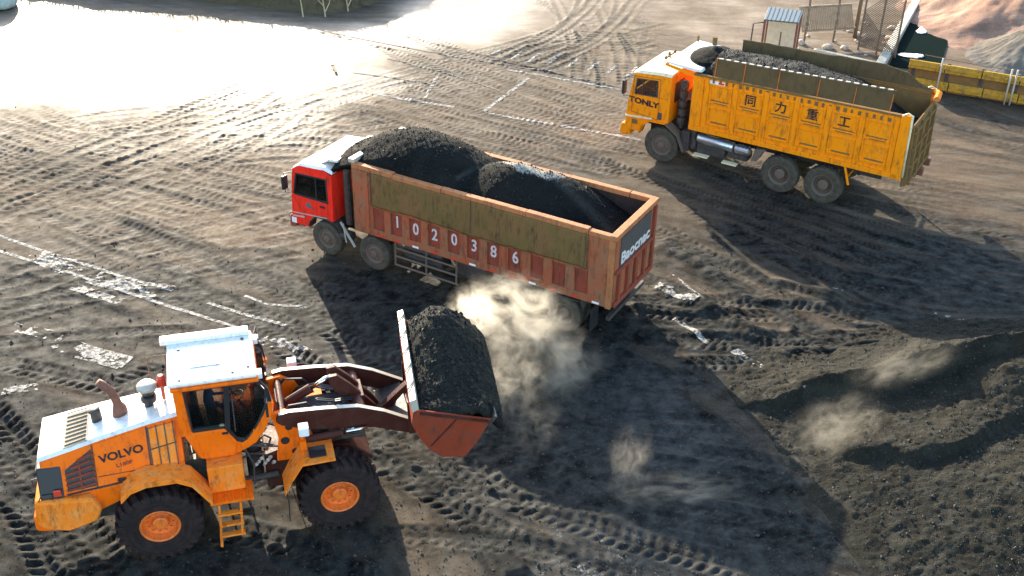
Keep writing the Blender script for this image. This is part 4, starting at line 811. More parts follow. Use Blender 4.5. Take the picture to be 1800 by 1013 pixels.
def wheel_at(T, x, y, R_, hw, side, **k):
    w = bpy.data.objects.new('wheel', None); C.objects.link(w); w.parent = T; w.location = (x, y, R_); w.rotation_euler = (0, random.random()*6, 0); w.empty_display_size = .2
    truck_wheel(w, R_, hw, side, **k)
# ------------------------------------------------------------------ RED TRUCK
RL = (-1.2763, 28.0086, 0); RA = 2.6282
def red_truck():
    T = thing('dump_truck', 'red cab dump truck heaped with coal, rusty box numbered along its side', 'dump truck', RL, RA)
    for x in (4.116, 2.413):
        for s in (-1, 1): wheel_at(T, x, s*1.10, .535, .145, s)
    for x in (-2.35, -3.72):
        for s in (-1, 1): wheel_at(T, x, s*1.10, .535, .145, s, dual=True, kind=1)
    b = bm_new()
    for s in (-1, 1): box(b, -4.9, 5.0, s*.38-.04, s*.38+.04, .82, 1.08)
    for x in (4.116, 2.413, -2.35, -3.72): tube(b, [(x, -1.0, .535), (x, 1.0, .535)], .09, 10)
    for x in (3.4, 1.4, -.5, -1.5, -4.7): box(b, x-.05, x+.05, -.38, .38, .85, 1.05)
    box(b, 3.2, 4.8, -.35, .35, .55, 1.2)
    obj('chassis', b, 'dark', T, bevel=.01)
    # ---- cab
    cab = bpy.data.objects.new('cab', None); C.objects.link(cab); cab.parent = T; cab.empty_display_size = .2; hw = 1.22
    side = [(3.92, 1.15), (3.86, 2.62), (4.05, 2.74), (5.02, 2.66), (5.24, 2.50), (5.34, 1.70), (5.38, .95), (5.34, .74), (4.80, .74), (4.72, .95), (4.50, 1.14), (4.05, 1.16)]
    win = [(3.99, 1.72), (4.02, 2.46), (5.10, 2.40), (5.24, 1.72)]
    # side skins with a real opening: built as strips round the window
    for s in (-1, 1):
        b = bm_new(); y0, y1 = s*(hw-.05), s*hw
        prism(b, [(3.92, 1.15), (3.88, 1.72), (5.335, 1.70), (5.38, .95), (5.34, .74), (4.80, .74), (4.72, .95), (4.50, 1.14)], y0, y1)
        prism(b, [(3.88, 1.722), (3.86, 2.62), (4.02, 2.46), (3.99, 1.722)], y0, y1); prism(b, [(3.862, 2.622), (4.05, 2.74), (5.02, 2.66), (5.24, 2.50), (5.10, 2.40), (4.022, 2.46)], y0, y1); prism(b, [(5.102, 2.402), (5.24, 2.498), (5.335, 1.702), (5.24, 1.722)], y0, y1)
        obj('side_panel', b, 'red', cab, bevel=.008)
        b = bm_new(); prism(b, win, s*(hw-.035), s*(hw-.028)); wd = obj('side_window', b, 'glass', cab)
        b = bm_new()
        for p, q in zip(win, win[1:]+win[:1]): bar(b, (p[0], s*(hw-.015), p[1]), (q[0], s*(hw-.015), q[1]), .05, .045)
        bar(b, (4.40, s*(hw-.02), 1.72), (4.40, s*(hw-.02), 2.44), .03, .05); obj('window_frame', b, 'black', wd)
        b = bm_new()   # door seam and sills
        for p, q in (((4.03, 1.25), (3.97, 2.56)), ((4.86, 1.0), (5.22, 1.62)), ((4.03, 1.25), (4.86, 1.14))): bar(b, (p[0], s*(hw+.001), p[1]), (q[0], s*(hw+.001), q[1]), .012, .018)
        obj('door_seam', b, 'rustred', cab)
        b = bm_new(); box(b, 4.10, 4.28, s*(hw+.002), s*(hw+.04), 1.52, 1.58); obj('door_handle', b, 'black', cab, bevel=.008)
        b = bm_new(); prism(b, [(4.58, 1.40), (4.72, 1.60), (4.84, 1.42), (4.70, 1.36)], s*(hw+.002), s*(hw+.006)); em = obj('door_emblem', b, 'roofblue', cab)
        b = bm_new(); bar(b, (4.05, s*(hw+.01), 1.22), (5.33, s*(hw+.01), 1.10), .012, .03); bar(b, (4.9, s*(hw+.01), 1.04), (5.34, s*(hw+.01), .98), .012, .05); obj('trim_line', b, 'palesteel', cab)
        b = bm_new(); tube(b, [(5.15, s*1.2, 2.45), (5.38, s*1.42, 2.42), (5.38, s*1.42, 1.8), (5.3, s*1.22, 1.75)], .014, 6); box(b, 5.34, 5.42, s*1.42-.10, s*1.42+.10, 1.92, 2.34); obj('mirror', b, 'black', cab, bevel=.015)
        line = [(4.74, .78), (4.70, .98), (4.50, 1.16), (4.10, 1.20), (3.78, 1.12), (3.56, .90)]
        b = bm_new(); loft(b, [[Vector((x, s*.92, z)), Vector((x, s*1.24, z)), Vector((x, s*1.24, z-.035)), Vector((x, s*.92, z-.035))] for x, z in line]); obj('mudguard', b, 'dark', cab)
    b = bm_new(); prism(b, [(3.84, 1.15), (3.80, 2.62), (3.858, 2.62), (3.92, 1.15)], -hw, hw); bw = obj('rear_wall', b, 'red', cab, bevel=.01)
    b = bm_new()
    for k in range(7): y = -1.0+.33*k; bar(b, (3.86, y, 1.25), (3.82, y, 2.5), .04, .03)
    obj('wall_ribs', b, 'red', bw)
    b = bm_new(); prism(b, [(5.32, 1.70), (5.38, .95), (5.34, .74), (5.29, .74), (5.33, .95), (5.27, 1.70)], -hw+.05, hw-.05); obj('front_panel', b, 'red', cab)
    b = bm_new(); prism(b, [(5.235, 2.50), (5.325, 1.71), (5.315, 1.71), (5.225, 2.50)], -hw+.06, hw-.06); obj('windscreen', b, 'glass', cab)
    b = bm_new(); prism(b, [(5.24, .62), (5.24, .98), (5.46, .98), (5.50, .66), (5.44, .56)], -hw, hw); bp_ = obj('bumper', b, 'rustred', cab, bevel=.03)
    for s in (-1, 1):
        b = bm_new(); box(b, 5.30, 5.505, s*1.0-.17, s*1.0+.17, .78, .93); box(b, 5.22, 5.40, s*1.222-.01, s*1.222+.01, .74, .92); obj('headlight', b, 'white', bp_, bevel=.01)
    b = bm_new(); loft(b, [[Vector((x, -w_, z)), Vector((x, w_, z)), Vector((x, w_-.05, z+dz)), Vector((x, -w_+.05, z+dz))] for x, z, w_, dz in ((5.26, 2.50, 1.16, .05), (5.0, 2.665, 1.20, .07), (4.4, 2.71, 1.22, .09), (4.05, 2.745, 1.22, .09), (3.80, 2.66, 1.2, .08))])
    obj('roof', b, 'glare_white', cab, bevel=.01)  # white is painted sun glare on the red roof
    b = bm_new(); prism(b, [(4.35, 2.80), (4.05, 3.02), (3.72, 3.06), (3.72, 2.98), (4.05, 2.94)], -1.0, 1.0); obj('wind_deflector', b, 'glare_white', cab, bevel=.01)
    b = bm_new(); box(b, 4.0, 4.5, .3, .9, 1.35, 1.6); box(b, 3.93, 4.05, .3, .9, 1.5, 2.25); obj('seat', b, 'black', cab, bevel=.03)
    b = bm_new(); c = Vector((4.92, .6, 1.78)); n_ = Vector((-.5, 0, .86)); n_.normalize(); a_ = Vector((0, 1, 0)); b_ = n_.cross(a_); tube(b, [c+(a_*math.cos(t)+b_*math.sin(t))*.2 for t in np.linspace(0, 2*math.pi, 19)], .013, 6); tube(b, [c, c+Vector((.25, 0, -.4))], .025, 6); obj('steering_wheel', b, 'black', cab)
    b = bm_new(); box(b, 4.95, 5.25, -1.1, 1.1, 1.3, 1.66); obj('dashboard', b, 'black', cab, bevel=.03)
    # gear behind the cab: air stack, tanks, ladder
    b = bm_new(); tube(b, [(3.45, .95, 1.1), (3.45, .95, 2.75), (3.40, .95, 2.9)], .11, 12); tube(b, [(3.5, .45, 1.2), (3.5, .45, 2.8)], .06, 8); box(b, 3.2, 3.7, -.9, .4, 1.1, 1.9); tube(b, [(3.30, 1.05, .75), (3.66, 1.05, .75)], .16, 12); obj('air_intake', b, 'dark', T)
    b = bm_new(); bar(b, (3.62, 1.16, 1.2), (3.10, 1.22, .55), .05, .05); bar(b, (3.50, 1.20, 1.2), (3.42, 1.2, .6), .03, .03); obj('bracket', b, 'palesteel', T)
    # ---- cargo box
    bx = bpy.data.objects.new('cargo_box', None); C.objects.link(bx); bx.parent = T; bx.empty_display_size = .2
    x0, x1, z0, z1_ = -5.05, 3.0, 1.16, 3.28
    b = bm_new(); box(b, x0, x1, -1.20, 1.20, z0, z0+.08); obj('floor', b, 'dark', bx)
    cells = [2.35, 1.75, 1.12, .50, -.14, -.76, -1.39, -2.04, -2.72, -3.37, -4.02]
    for s in (-1, 1):
        b = bm_new(); box(b, x0+.05, x1-.02, s*1.17, s*1.215, z0+.02, 3.14); sw = obj('side_wall', b, 'rust', bx)
        b = bm_new(); box(b, x0, x1, s*1.216, s*1.28, 2.06, 3.14)            # upper flat band
        box(b, x0, x1, s*1.216, s*1.28, z0, 1.38)                              # bottom band
        edges = [x1]+[v for c in cells for v in (c, c-.38)]+[x0]
        for a, c in zip(edges[0::2], edges[1::2]): box(b, c, a, s*1.217, s*1.279, 1.379, 2.061)
        obj('side_frame', b, 'rust', sw, bevel=.012)
        b = bm_new()
        for c in cells: box(b, c-.375, c-.005, s*1.2155, s*1.222, 1.385, 2.055)
        obj('recess_panel', b, 'rustred', sw)
        b = bm_new()
        for a, c in ((3.0, 1.62), (1.60, .05), (.04, -1.3), (-1.31, -2.55), (-2.56, -4.35), (-4.37, -5.05)): j = random.uniform(-.018, .018); box(b, c, a, s*(1.13+j), s*(1.31+j), 3.135, 3.272+random.uniform(-.02, .02))
        obj('top_rail', b, 'topband', sw, bevel=.015)
        for k, x in enumerate(np.arange(2.3, -4.9, -.62)):
            if s > 0:
                b = bm_new(); box(b, x-.24, x-.04, s*1.281, s*1.287, 1.185, 1.245); split('reflector', b, 'white' if k % 3 == 2 else 'redlens', sw)
        b = bm_new(); box(b, 2.46, 2.98, s*1.281, s*1.30, 1.2, 3.12); obj('corner_plate', b, 'rust', sw, bevel=.01)
        b = bm_new(); box(b, x0-.03, x0+.12, s*1.20, s*1.30, z0-.02, 3.13); obj('rear_post', b, 'topband', sw, bevel=.012)
    for i, ch in enumerate('1020386'): text(ch, .50, (cells[1+i]-.19+random.uniform(-.02, .02), 1.226, 1.76+random.uniform(-.03, .03)), (-1, 0, random.uniform(-.06, .06)), (random.uniform(-.04, .04), 0, 1), 'lettering', bx, bold=.008, sx=.8)
    for s in (-1, 1): b = bm_new(); box(b, x0+.06, 2.94, s*1.150, s*1.166, z0+.1, 3.13); obj('wall_lining', b, 'linerdark', bx)
    b = bm_new(); box(b, 2.95, 3.02, -1.28, 1.28, z0, 3.35); obj('front_wall', b, 'gatebrown', bx, bevel=.01)
    b = bm_new(); box(b, 2.9, 3.1, -1.3, 1.3, 3.28, 3.40); obj('front_rail', b, 'palesteel', bx, bevel=.02)
    # tailgate
    b = bm_new(); box(b, x0-.04, x0+.02, -1.19, 1.19, z0, 3.14); tg = obj('tailgate', b, 'rust', bx)
    b = bm_new(); box(b, x0-.10, x0+.10, -1.30, 1.30, 3.14, 3.27); obj('tailgate_rail', b, 'topband', tg, bevel=.015)
    b = bm_new(); box(b, x0-.06, x0-.041, -.92, .92, 2.22, 3.06); obj('grey_panel', b, 'greyboard', tg)
    b = bm_new()
    for y in (-1.12, -.62, -.08, .42, .95): box(b, x0-.12, x0-.041, y-.06, y+.06, z0+.02, 2.20 if abs(y) < 1 else 3.12)
    box(b, x0-.115, x0-.042, -1.19, 1.19, z0, z0+.14); box(b, x0-.115, x0-.042, -1.19, 1.19, 2.12, 2.215); obj('tailgate_ribs', b, 'rustred', tg, bevel=.01)
    text('Baocnac', .46, (x0-.065, 0, 2.43), (0, -1, 0), (0, 0, 1), 'lettering', tg, bold=.014, sx=1.15)
    # tarpaulin rolled down the sides
    for s in (-1, 1):
        xs = np.arange(-4.36, 2.41, .06); zs = np.linspace(0, 1, 16); X, K = np.meshgrid(xs, zs)
        zt = 3.13; zb = 2.14+.16*fbm(X*1.1, X*0, 301, 4, .6); Z = zt+(zb-zt)*K
        Yv = s*(1.294+.10*np.abs(fbm(X*1.6+K*1.2, K*1.5, 305, 5, .6))*(.25+K)+.02*K)
        tp = gridmesh('tarpaulin', X, Yv, Z, 'tarp', None, parent=bx); so = tp.modifiers.new('solid', 'SOLIDIFY'); so.thickness = .012; so.offset = s
        b = bm_new()
        for x in (2.36, -.9, -4.3): tube(b, [(x, s*1.32, 3.2), (x-.02, s*1.345, 2.75), (x, s*1.35, 2.2)], .008, 5)
        split('tie_rope', b, 'dark', tp)
    # under-run guard and tanks on both sides
    for s in (-1, 1):
        b = bm_new()
        for z in (.92, .66, .38): tube(b, [(1.70, s*1.18, z), (-.40, s*1.18, z-.02)], .030, 6)
        for x in (1.70, .65, -.35): tube(b, [(x, s*1.18, .36), (x, s*1.15, 1.12)], .028, 6)
        obj('side_guard', b, 'tanorange' if False else 'rimdust', T)
        b = bm_new(); box(b, .2, 1.5, s*.55, s*1.05, .48, 1.0); box(b, -1.2, -.2, s*.55, s*1.0, .55, 1.0); obj('fuel_tank', b, 'dark', T, bevel=.05)
        b = bm_new(); box(b, -4.55, -4.52, s*.8, s*1.25, .25, .95); obj('mudflap', b, 'black', T)
        b = bm_new(); line = [(-1.75, .9), (-1.85, 1.08), (-4.2, 1.08), (-4.32, .85)]; loft(b, [[Vector((x, s*.75, z)), Vector((x, s*1.24, z)), Vector((x, s*1.24, z-.03)), Vector((x, s*.75, z-.03))] for x, z in line]); obj('rear_mudguard', b, 'dark', T)
    b = bm_new(); bar(b, (-4.95, -1.1, .72), (-4.95, 1.1, .72), .1, .12); rb = obj('rear_bar', b, 'dark', T)
    # coal load
    xs = np.arange(-5.0, 3.9, .05); ys = np.arange(-1.19, 1.2, .05); X, Y = np.meshgrid(xs, ys)
    def cone(cx, cy, h, sx1, sx2, sy, p=1.15): return h-(np.where(X > cx, (X-cx)/sx1, (cx-X)/sx2)**2+((Y-cy)/sy)**2+1e-4)**(.5*p)
    A_ = cone(1.55, -.1, 4.02, 2.6, 2.9, 1.75, 1.6); B_ = cone(-1.55, -.12, 3.80, 2.6, 1.9, 1.6, 1.3); B2 = cone(-2.2, -.55, 3.58, 1.5, 2.5, 1.5, 1.3)
    Cc = np.interp(X, [-5, -4.5, -3.5, -2], [2.30, 2.45, 2.7, 2.8])+.10*np.exp(-((Y+.1)/.3)**2); Z = np.maximum(np.maximum(A_, B_), np.maximum(B2, Cc))
    Z += .10*fbm(X*1.7, Y*1.7, 401, 5, .6)+.03*fbm(X*9, Y*9, 405, 3)
    Z = np.minimum(Z, np.where(X > -1.4, 3.12+(1.19-np.abs(Y))*2.0, 9)); Z = np.where(X > 3.0, np.minimum(Z, 3.45-(X-3.0)*.32+.08*fbm(X*4, Y*4, 411)), Z)
    attr = np.zeros(X.shape+(3,)); d, _, s_, L_ = polydist(X, Y, [(-1.0, -.55), (-1.7, -.20), (-2.3, -.60)]); d2, _, _, _ = polydist(X, Y, [(-2.3, -.45), (-3.2, -.25), (-4.6, .05)]); d3, _, _, _ = polydist(X, Y, [(-.15, .75), (-.35, .1), (-.9, -.55)])
    attr[..., 1] = np.clip(sstep(.50, .15, d)*(.78+1.3*fbm(X*2.2, Y*2.2, 421)), 0, 1)  # paler patch over the middle of the load
    attr[..., 0] = np.clip(.9-.5*sstep(.25, .0, d2)-.45*sstep(.12, .0, d3)+.25*fbm(X*2, Y*2, 431), 0, 1.2)
    o = gridmesh('coal_load', X, Y, Z, 'coalbox', attr); o.location = RL; o.rotation_euler = (0, 0, RA); so = o.modifiers.new('solid', 'SOLIDIFY'); so.thickness = .12; so.offset = -1
    lumps(X, Y, Z, 3500, RL, RA, 'loose coal lumps lying on the load of the red truck', seed=6)
    tag(o, 'black coal heaped in the rusty box of the red truck, a pale patch on its middle', 'coal load')
M['coalbox'] = groundmat('black_box_coal', (.003, .0036, .0036), (.045, .048, .042), (.0085, .0095, .009), midb=.8, fineb=1.0)
red_truck()
person('driver seen through the window of the red truck cab', (*local_to_world(RL, RA, (4.28, .6, 0))[:2], 1.52), RA, 'greycloth')
# ------------------------------------------------------------------ YELLOW TRUCK
YL = (9.1273, 35.0502, 0); YA = 2.5979
def yellow_truck():
    T = thing('dump_truck', 'yellow-orange mining dump truck with raised brown side boards, upper right', 'dump truck', YL, YA)
    for s in (-1, 1):
        wheel_at(T, 3.962, s*1.14, .641, .19, s)
        for x in (-.315, -1.788): wheel_at(T, x, s*1.14, .641, .185, s, dual=False, kind=1)
    b = bm_new()
    for s in (-1, 1): box(b, -3.4, 5.0, s*.42-.05, s*.42+.05, .95, 1.30)
    for x in (3.962, -.315, -1.788): tube(b, [(x, -1.05, .641), (x, 1.05, .641)], .12, 10)
    for x in (3.0, 1.6, .4, -2.6): box(b, x-.06, x+.06, -.42, .42, .98, 1.26)
    box(b, 3.1, 4.8, -.4, .4, .6, 1.3); tube(b, [(-2.6, -.3, .9), (-3.4, -.3, 1.35)], .08, 8); tube(b, [(-2.6, .3, .9), (-3.4, .3, 1.35)], .08, 8)
    obj('chassis', b, 'dark', T, bevel=.01)
    cab = bpy.data.objects.new('cab', None); C.objects.link(cab); cab.parent = T; cab.empty_display_size = .2; hw = 1.26
    win = [(4.28, 2.32), (4.30, 2.88), (5.06, 2.82), (5.12, 2.27)]
    for s in (-1, 1):
        y0, y1 = s*(hw-.05), s*hw; b = bm_new()
        prism(b, [(3.86, 1.45), (3.84, 2.30), (5.32, 2.25), (5.40, 1.55), (5.42, .92), (4.82, .92), (4.70, 1.25), (4.42, 1.44)], y0, y1)
        prism(b, [(3.84, 2.302), (3.83, 3.10), (4.30, 2.88), (4.28, 2.302)], y0, y1); prism(b, [(3.832, 3.102), (5.16, 3.00), (5.06, 2.82), (4.302, 2.882)], y0, y1); prism(b, [(5.162, 2.998), (5.32, 2.252), (5.12, 2.268), (5.062, 2.82)], y0, y1)
        obj('side_panel', b, 'yellow', cab, bevel=.008)
        b = bm_new(); prism(b, win, s*(hw-.035), s*(hw-.028)); wd = obj('side_window', b, 'glass', cab)
        b = bm_new()
        for p, q in zip(win, win[1:]+win[:1]): bar(b, (p[0], s*(hw-.012), p[1]), (q[0], s*(hw-.012), q[1]), .05, .035)
        bar(b, (4.85, s*(hw-.015), 2.30), (4.85, s*(hw-.015), 2.84), .03, .03); obj('window_frame', b, 'dark', wd)
        b = bm_new()
        for p, q in (((4.20, 1.5), (4.20, 2.95)), ((5.2, 1.6), (5.18, 2.9)), ((4.20, 1.5), (5.2, 1.6)), ((4.2, 2.95), (5.18, 2.9))): bar(b, (p[0], s*(hw+.001), p[1]), (q[0], s*(hw+.001), q[1]), .012, .02)
        obj('door_seam', b, 'gatebrown', cab)
        text('TONLY', .27, (4.76, s*(hw+.006), 2.02), (-s, 0, -.04*s), (0, 0, 1), 'lettdark', cab, bold=.012, sx=1.25)
        b = bm_new(); box(b, 4.05, 4.19, s*(hw+.002), s*(hw+.008), 1.52, 1.78); obj('door_plate', b, 'greyboard', cab)
        b = bm_new(); box(b, 4.95, 5.15, s*(hw+.002), s*(hw+.02), 1.18, 1.34); obj('side_lamp', b, 'gatebrown', cab)
        b = bm_new(); bar(b, (5.40, s*(hw+.02), 1.42), (4.40, s*(hw+.02), 1.50), .05, .06); obj('sill', b, 'cream', cab, bevel=.01)
        line = [(4.84, .90), (4.74, 1.22), (4.44, 1.45), (3.86, 1.47), (3.40, 1.16), (3.14, .62)]
        b = bm_new(); loft(b, [[Vector((x, s*.95, z)), Vector((x, s*1.36, z)), Vector((x, s*1.36, z-.04)), Vector((x, s*.95, z-.04))] for x, z in line[:4]]); obj('mudguard', b, 'yellow', cab)
        b = bm_new(); loft(b, [[Vector((x, s*.95, z)), Vector((x, s*1.38, z)), Vector((x, s*1.38, z-.04)), Vector((x, s*.95, z-.04))] for x, z in line[3:]]); obj('mudguard', b, 'rimdust', cab)
        b = bm_new(); tube(b, [(5.2, s*1.24, 2.9), (5.42, s*1.5, 2.88), (5.42, s*1.5, 2.2), (5.35, s*1.26, 2.15)], .016, 6); box(b, 5.38, 5.46, s*1.5-.11, s*1.5+.11, 2.3, 2.78); obj('mirror', b, 'black', cab, bevel=.015)
    b = bm_new(); box(b, 3.80, 3.86, -hw, hw, 1.45, 3.08); bw = obj('rear_wall', b, 'yellow', cab, bevel=.01)
    b = bm_new(); box(b, 3.785, 3.80, .2, .9, 2.1, 2.8); obj('rear_window', b, 'black', bw)
    b = bm_new(); prism(b, [(5.31, 2.25), (5.40, 1.55), (5.42, .92), (5.36, .92), (5.34, 1.55), (5.25, 2.25)], -hw+.05, hw-.05); obj('front_panel', b, 'yellow', cab)
    b = bm_new(); prism(b, [(5.155, 3.0), (5.31, 2.26), (5.30, 2.26), (5.145, 3.0)], -hw+.06, hw-.06); obj('windscreen', b, 'glass', cab)
    b = bm_new(); prism(b, [(5.2, .72), (5.22, 1.12), (5.54, 1.10), (5.60, .76), (5.5, .66)], -hw-.02, hw+.02); bp_ = obj('bumper', b, 'yellow', cab, bevel=.03)
    for s in (-1, 1): b = bm_new(); box(b, 5.4, 5.61, s*1.0-.15, s*1.0+.15, .84, 1.0); obj('headlight', b, 'white', bp_, bevel=.01)
    b = bm_new(); loft(b, [[Vector((x, -w_, z)), Vector((x, w_, z)), Vector((x, w_-.08, z+dz)), Vector((x, -w_+.08, z+dz))] for x, z, w_, dz in ((5.22, 2.99, 1.24, .05), (5.0, 3.02, 1.27, .09), (4.2, 3.09, 1.27, .10), (3.80, 3.10, 1.27, .09))]); rf = obj('roof', b, 'cream', cab, bevel=.01)  # cream puts sun glare into the yellow roof's colour
    b = bm_new(); tube(b, [(4.75, -.55, 3.12), (4.75, -.55, 3.30)], .05, 8); tube(b, [(4.7, -.15, 3.2), (4.7, -.9, 3.2)], .03, 6); ball(b, (4.7, -.15, 3.22), .07, sub=1); ball(b, (4.7, -.9, 3.22), .07, sub=1); obj('air_horn', b, 'rimdust', rf)
    b = bm_new(); box(b, 4.0, 4.5, .3, .9, 1.85, 2.1); box(b, 3.92, 4.04, .3, .9, 2.0, 2.75); obj('seat', b, 'black', cab, bevel=.03)
    b = bm_new(); c = Vector((4.9, .6, 2.28)); n_ = Vector((-.5, 0, .86)).normalized(); a_ = Vector((0, 1, 0)); b_ = n_.cross(a_); tube(b, [c+(a_*math.cos(t)+b_*math.sin(t))*.2 for t in np.linspace(0, 2*math.pi, 19)], .013, 6); tube(b, [c, c+Vector((.25, 0, -.4))], .025, 6); obj('steering_wheel', b, 'black', cab)
    # engine gear behind cab
    b = bm_new()
    for k in range(5): tube(b, [(3.45, .95, 1.45+.32*k), (3.45, .95, 1.68+.32*k)], .15, 10)
    tube(b, [(3.45, .95, 1.3), (3.45, .95, 3.0)], .08, 8); box(b, 3.15, 3.7, -1.0, .6, 1.3, 2.2); obj('air_filter', b, 'dark', T)
    # box
    bx = bpy.data.objects.new('cargo_box', None); C.objects.link(bx); bx.parent = T; bx.empty_display_size = .2
    b = bm_new(); prism(b, [(3.0, 1.46), (-4.08, 1.50), (-4.08, 1.60), (3.0, 1.56)], -1.28, 1.28); obj('floor', b, 'dark', bx)
    for s in (-1, 1):
        b = bm_new(); prism(b, [(3.0, 1.47), (2.98, 3.40), (-4.10, 3.50), (-4.10, 1.50)], s*1.25, s*1.33); sw = obj('side_wall', b, 'yellow', bx)
        b = bm_new()
        def hb(x0, x1, z, h=.07, d=.045): box(b, x0, x1, s*1.3305, s*(1.33+d), z-h/2, z+h/2)
        def vb(x, z0, z1, w=.07, d=.05): box(b, x-w/2, x+w/2, s*1.3308, s*(1.33+d), z0, z1)
        box(b, -4.05, 3.0, s*1.3302, s*1.40, 1.50, 1.66); box(b, 2.62, 3.0, s*1.3306, s*1.37, 1.66, 3.36)
        vx = [2.5, 1.5, .45, -.58, -1.62, -2.68, -3.72]
        for x in vx: vb(x, 1.66, 3.36, .16, .03)
        for a, c in zip(vx[:-1], vx[1:]):
            hb(c+.12, a-.12, 2.62, .08, .05); hb(c+.12, a-.12, 3.20, .05, .03); hb(c+.14, a-.14, 1.86, .07, .06); hb(c+.14, a-.14, 2.42, .05, .03)
            for x in (a-.14, c+.14): vb(x, 1.83, 2.44, .05, .03); vb(x, 2.60, 3.22, .045, .028)
        obj('side_frame', b, 'yellow', sw, bevel=.012)
        b = bm_new()
        for a, c in zip(vx[:-1], vx[1:]): box(b, c+.2, a-.2, s*1.3312, s*1.338, 2.665, 2.70); box(b, c+.2, a-.25, s*1.3312, s*1.338, 1.90, 1.945); box(b, c+.22, a-.3, s*1.3805, s*1.384, 2.60, 2.63)
        for k in range(26): x = 2.3-.23*k; box(b, x-.03-.05*random.random(), x+.03, s*1.3306, s*1.345, 3.26+.03*random.random(), 3.40)
        obj('grime_streaks', b, 'gatebrown', sw)
        b = bm_new(); prism(b, [(3.0, 3.40), (3.0, 3.47), (-4.1, 3.57), (-4.1, 3.50)], s*1.22, s*1.36); obj('top_rail', b, 'gatebrown', sw, bevel=.01)
        b = bm_new(); box(b, 1.9, 2.42, s*1.332, s*1.342, 3.24, 3.35); pl = obj('sign_plate', b, 'white', sw)
        b = bm_new(); box(b, 1.92, 2.12, s*1.3425, s*1.346, 3.26, 3.33); obj('sign_mark', b, 'redlens', pl)
        b = bm_new(); prism(b, [(-3.82, 1.5), (-3.82, 3.55), (-4.12, 3.62), (-4.16, 1.48)], s*1.34, s*1.40); obj('rear_post', b, 'yellow', sw, bevel=.015)
        b = bm_new(); tube(b, [(-3.85, s*1.37, 3.56), (-4.0, s*1.37, 3.66), (-4.14, s*1.37, 3.62), (-4.2, s*1.37, 1.6)], .035, 8); obj('edge_pipe', b, 'cream', sw, smooth=True)
        for k, ch in enumerate('同力重工'):
            text(ch, .40, (.97-1.035*k, s*1.342, 2.93), (-s, 0, 0), (0, 0, 1), 'lettdark', sw, bold=.006, sx=1.0)
    for s in (-1, 1): b = bm_new(); prism(b, [(2.92, 1.58), (2.92, 3.38), (-4.08, 3.48), (-4.08, 1.62)], s*1.232, s*1.247); obj('wall_lining', b, 'gatebrown', bx)
    b = bm_new(); box(b, 2.93, 3.0, -1.32, 1.32, 1.47, 3.45); obj('front_wall', b, 'yellow', bx, bevel=.01)
    b = bm_new(); prism(b, [(2.75, 3.52), (2.80, 3.60), (4.02, 3.66), (4.05, 3.60), (3.0, 3.50)], -1.30, 1.30); cn = obj('cab_guard', b, 'glare_white', bx, bevel=.015)  # guard's white is glare painted on as colour
    b = bm_new(); prism(b, [(2.85, 3.42), (4.06, 3.60), (4.06, 3.52), (3.2, 3.36)], 1.302, 1.34); prism(b, [(2.85, 3.42), (4.06, 3.60), (4.06, 3.52), (3.2, 3.36)], -1.34, -1.302); box(b, 4.03, 4.07, -1.3, 1.3, 3.5, 3.598); obj('guard_edge', b, 'yellow', cn)
    b = bm_new(); tube(b, [(4.0, -1.2, 3.66), (4.0, -1.2, 3.85)], .04, 8); tube(b, [(3.4, -1.25, 3.64), (3.4, -1.25, 3.9)], .09, 8); obj('guard_lamp', b, 'gatebrown', cn)
    # tailgate, hung from the top, leaning
    b = bm_new(); prism(b, [(-4.18, 3.30), (-4.24, 3.30), (-4.34, 1.30), (-4.16, 1.22)], -1.30, 1.28); tg = obj('tailgate', b, 'gatebrown', bx, bevel=.02)
    b = bm_new()
    for z in (1.45, 1.95, 2.5, 3.05): x_ = -4.24-(3.3-z)*.05; box(b, x_-.07, x_, -1.28, 1.26, z-.05, z+.05)
    for y in (-1.1, -.4, .4, 1.1): prism(b, [(-4.25, 3.2), (-4.33, 3.2), (-4.42, 1.3), (-4.34, 1.3)], y-.05, y+.05)
    obj('tailgate_ribs', b, 'gatebrown', tg)
    b = bm_new()
    for y in (-1.2, -.3): box(b, -4.5, -4.3, y-.1, y+.1, 1.1, 1.35)
    split('tailgate_latch', b, 'exhaust', tg, bevel=.02)
    b = bm_new(); tube(b, [(-4.05, -1.45, 3.5), (-4.3, -1.2, 3.55), (-4.32, -.9, 3.45)], .10, 8); obj('hinge', b, 'tanorange', tg)
    # raised boards covered in brown sheet
    b = bm_new(); prism(b, [(2.36, 3.50), (2.30, 4.12), (-3.50, 4.28), (-3.44, 3.60)], 1.30, 1.345); nb = obj('side_board', b, 'board', bx, bevel=.008)
    b = bm_new()
    for x in (2.28, 1.3, .15, -1.15, -2.3, -3.42): bar(b, (x, 1.352, 3.46), (x-.03, 1.352, 4.15), .012, .035)
    split('board_seam', b, 'tanorange', nb)
    b = bm_new()
    for x in np.arange(2.2, -3.5, -.26): bar(b, (x, 1.34, 4.125+.027*(2.3-x)), (x-.15, 1.34, 4.13+.027*(2.45-x)), .06, .03)
    obj('board_lashing', b, 'palesteel', nb)
    xs = np.concatenate([np.arange(-4.1, 2.45, .05)]); K = np.linspace(0, 1, 12); X, KK = np.meshgrid(xs, K)
    zt = np.interp(X, [-4.1, -3.7, -3.2, -2.4, -.5, 2.45], [3.56, 3.68, 3.98, 4.12, 4.05, 4.0])+.05*fbm(X*2, X*0, 501, 3); Z = 3.50+(zt-3.50)*KK
    Yv = -1.33+.05*KK*fbm(X*2.4, KK, 505, 3)*2
    fb_ = gridmesh('side_board', X, Yv, Z, 'board', None, parent=bx); so = fb_.modifiers.new('solid', 'SOLIDIFY'); so.thickness = .03
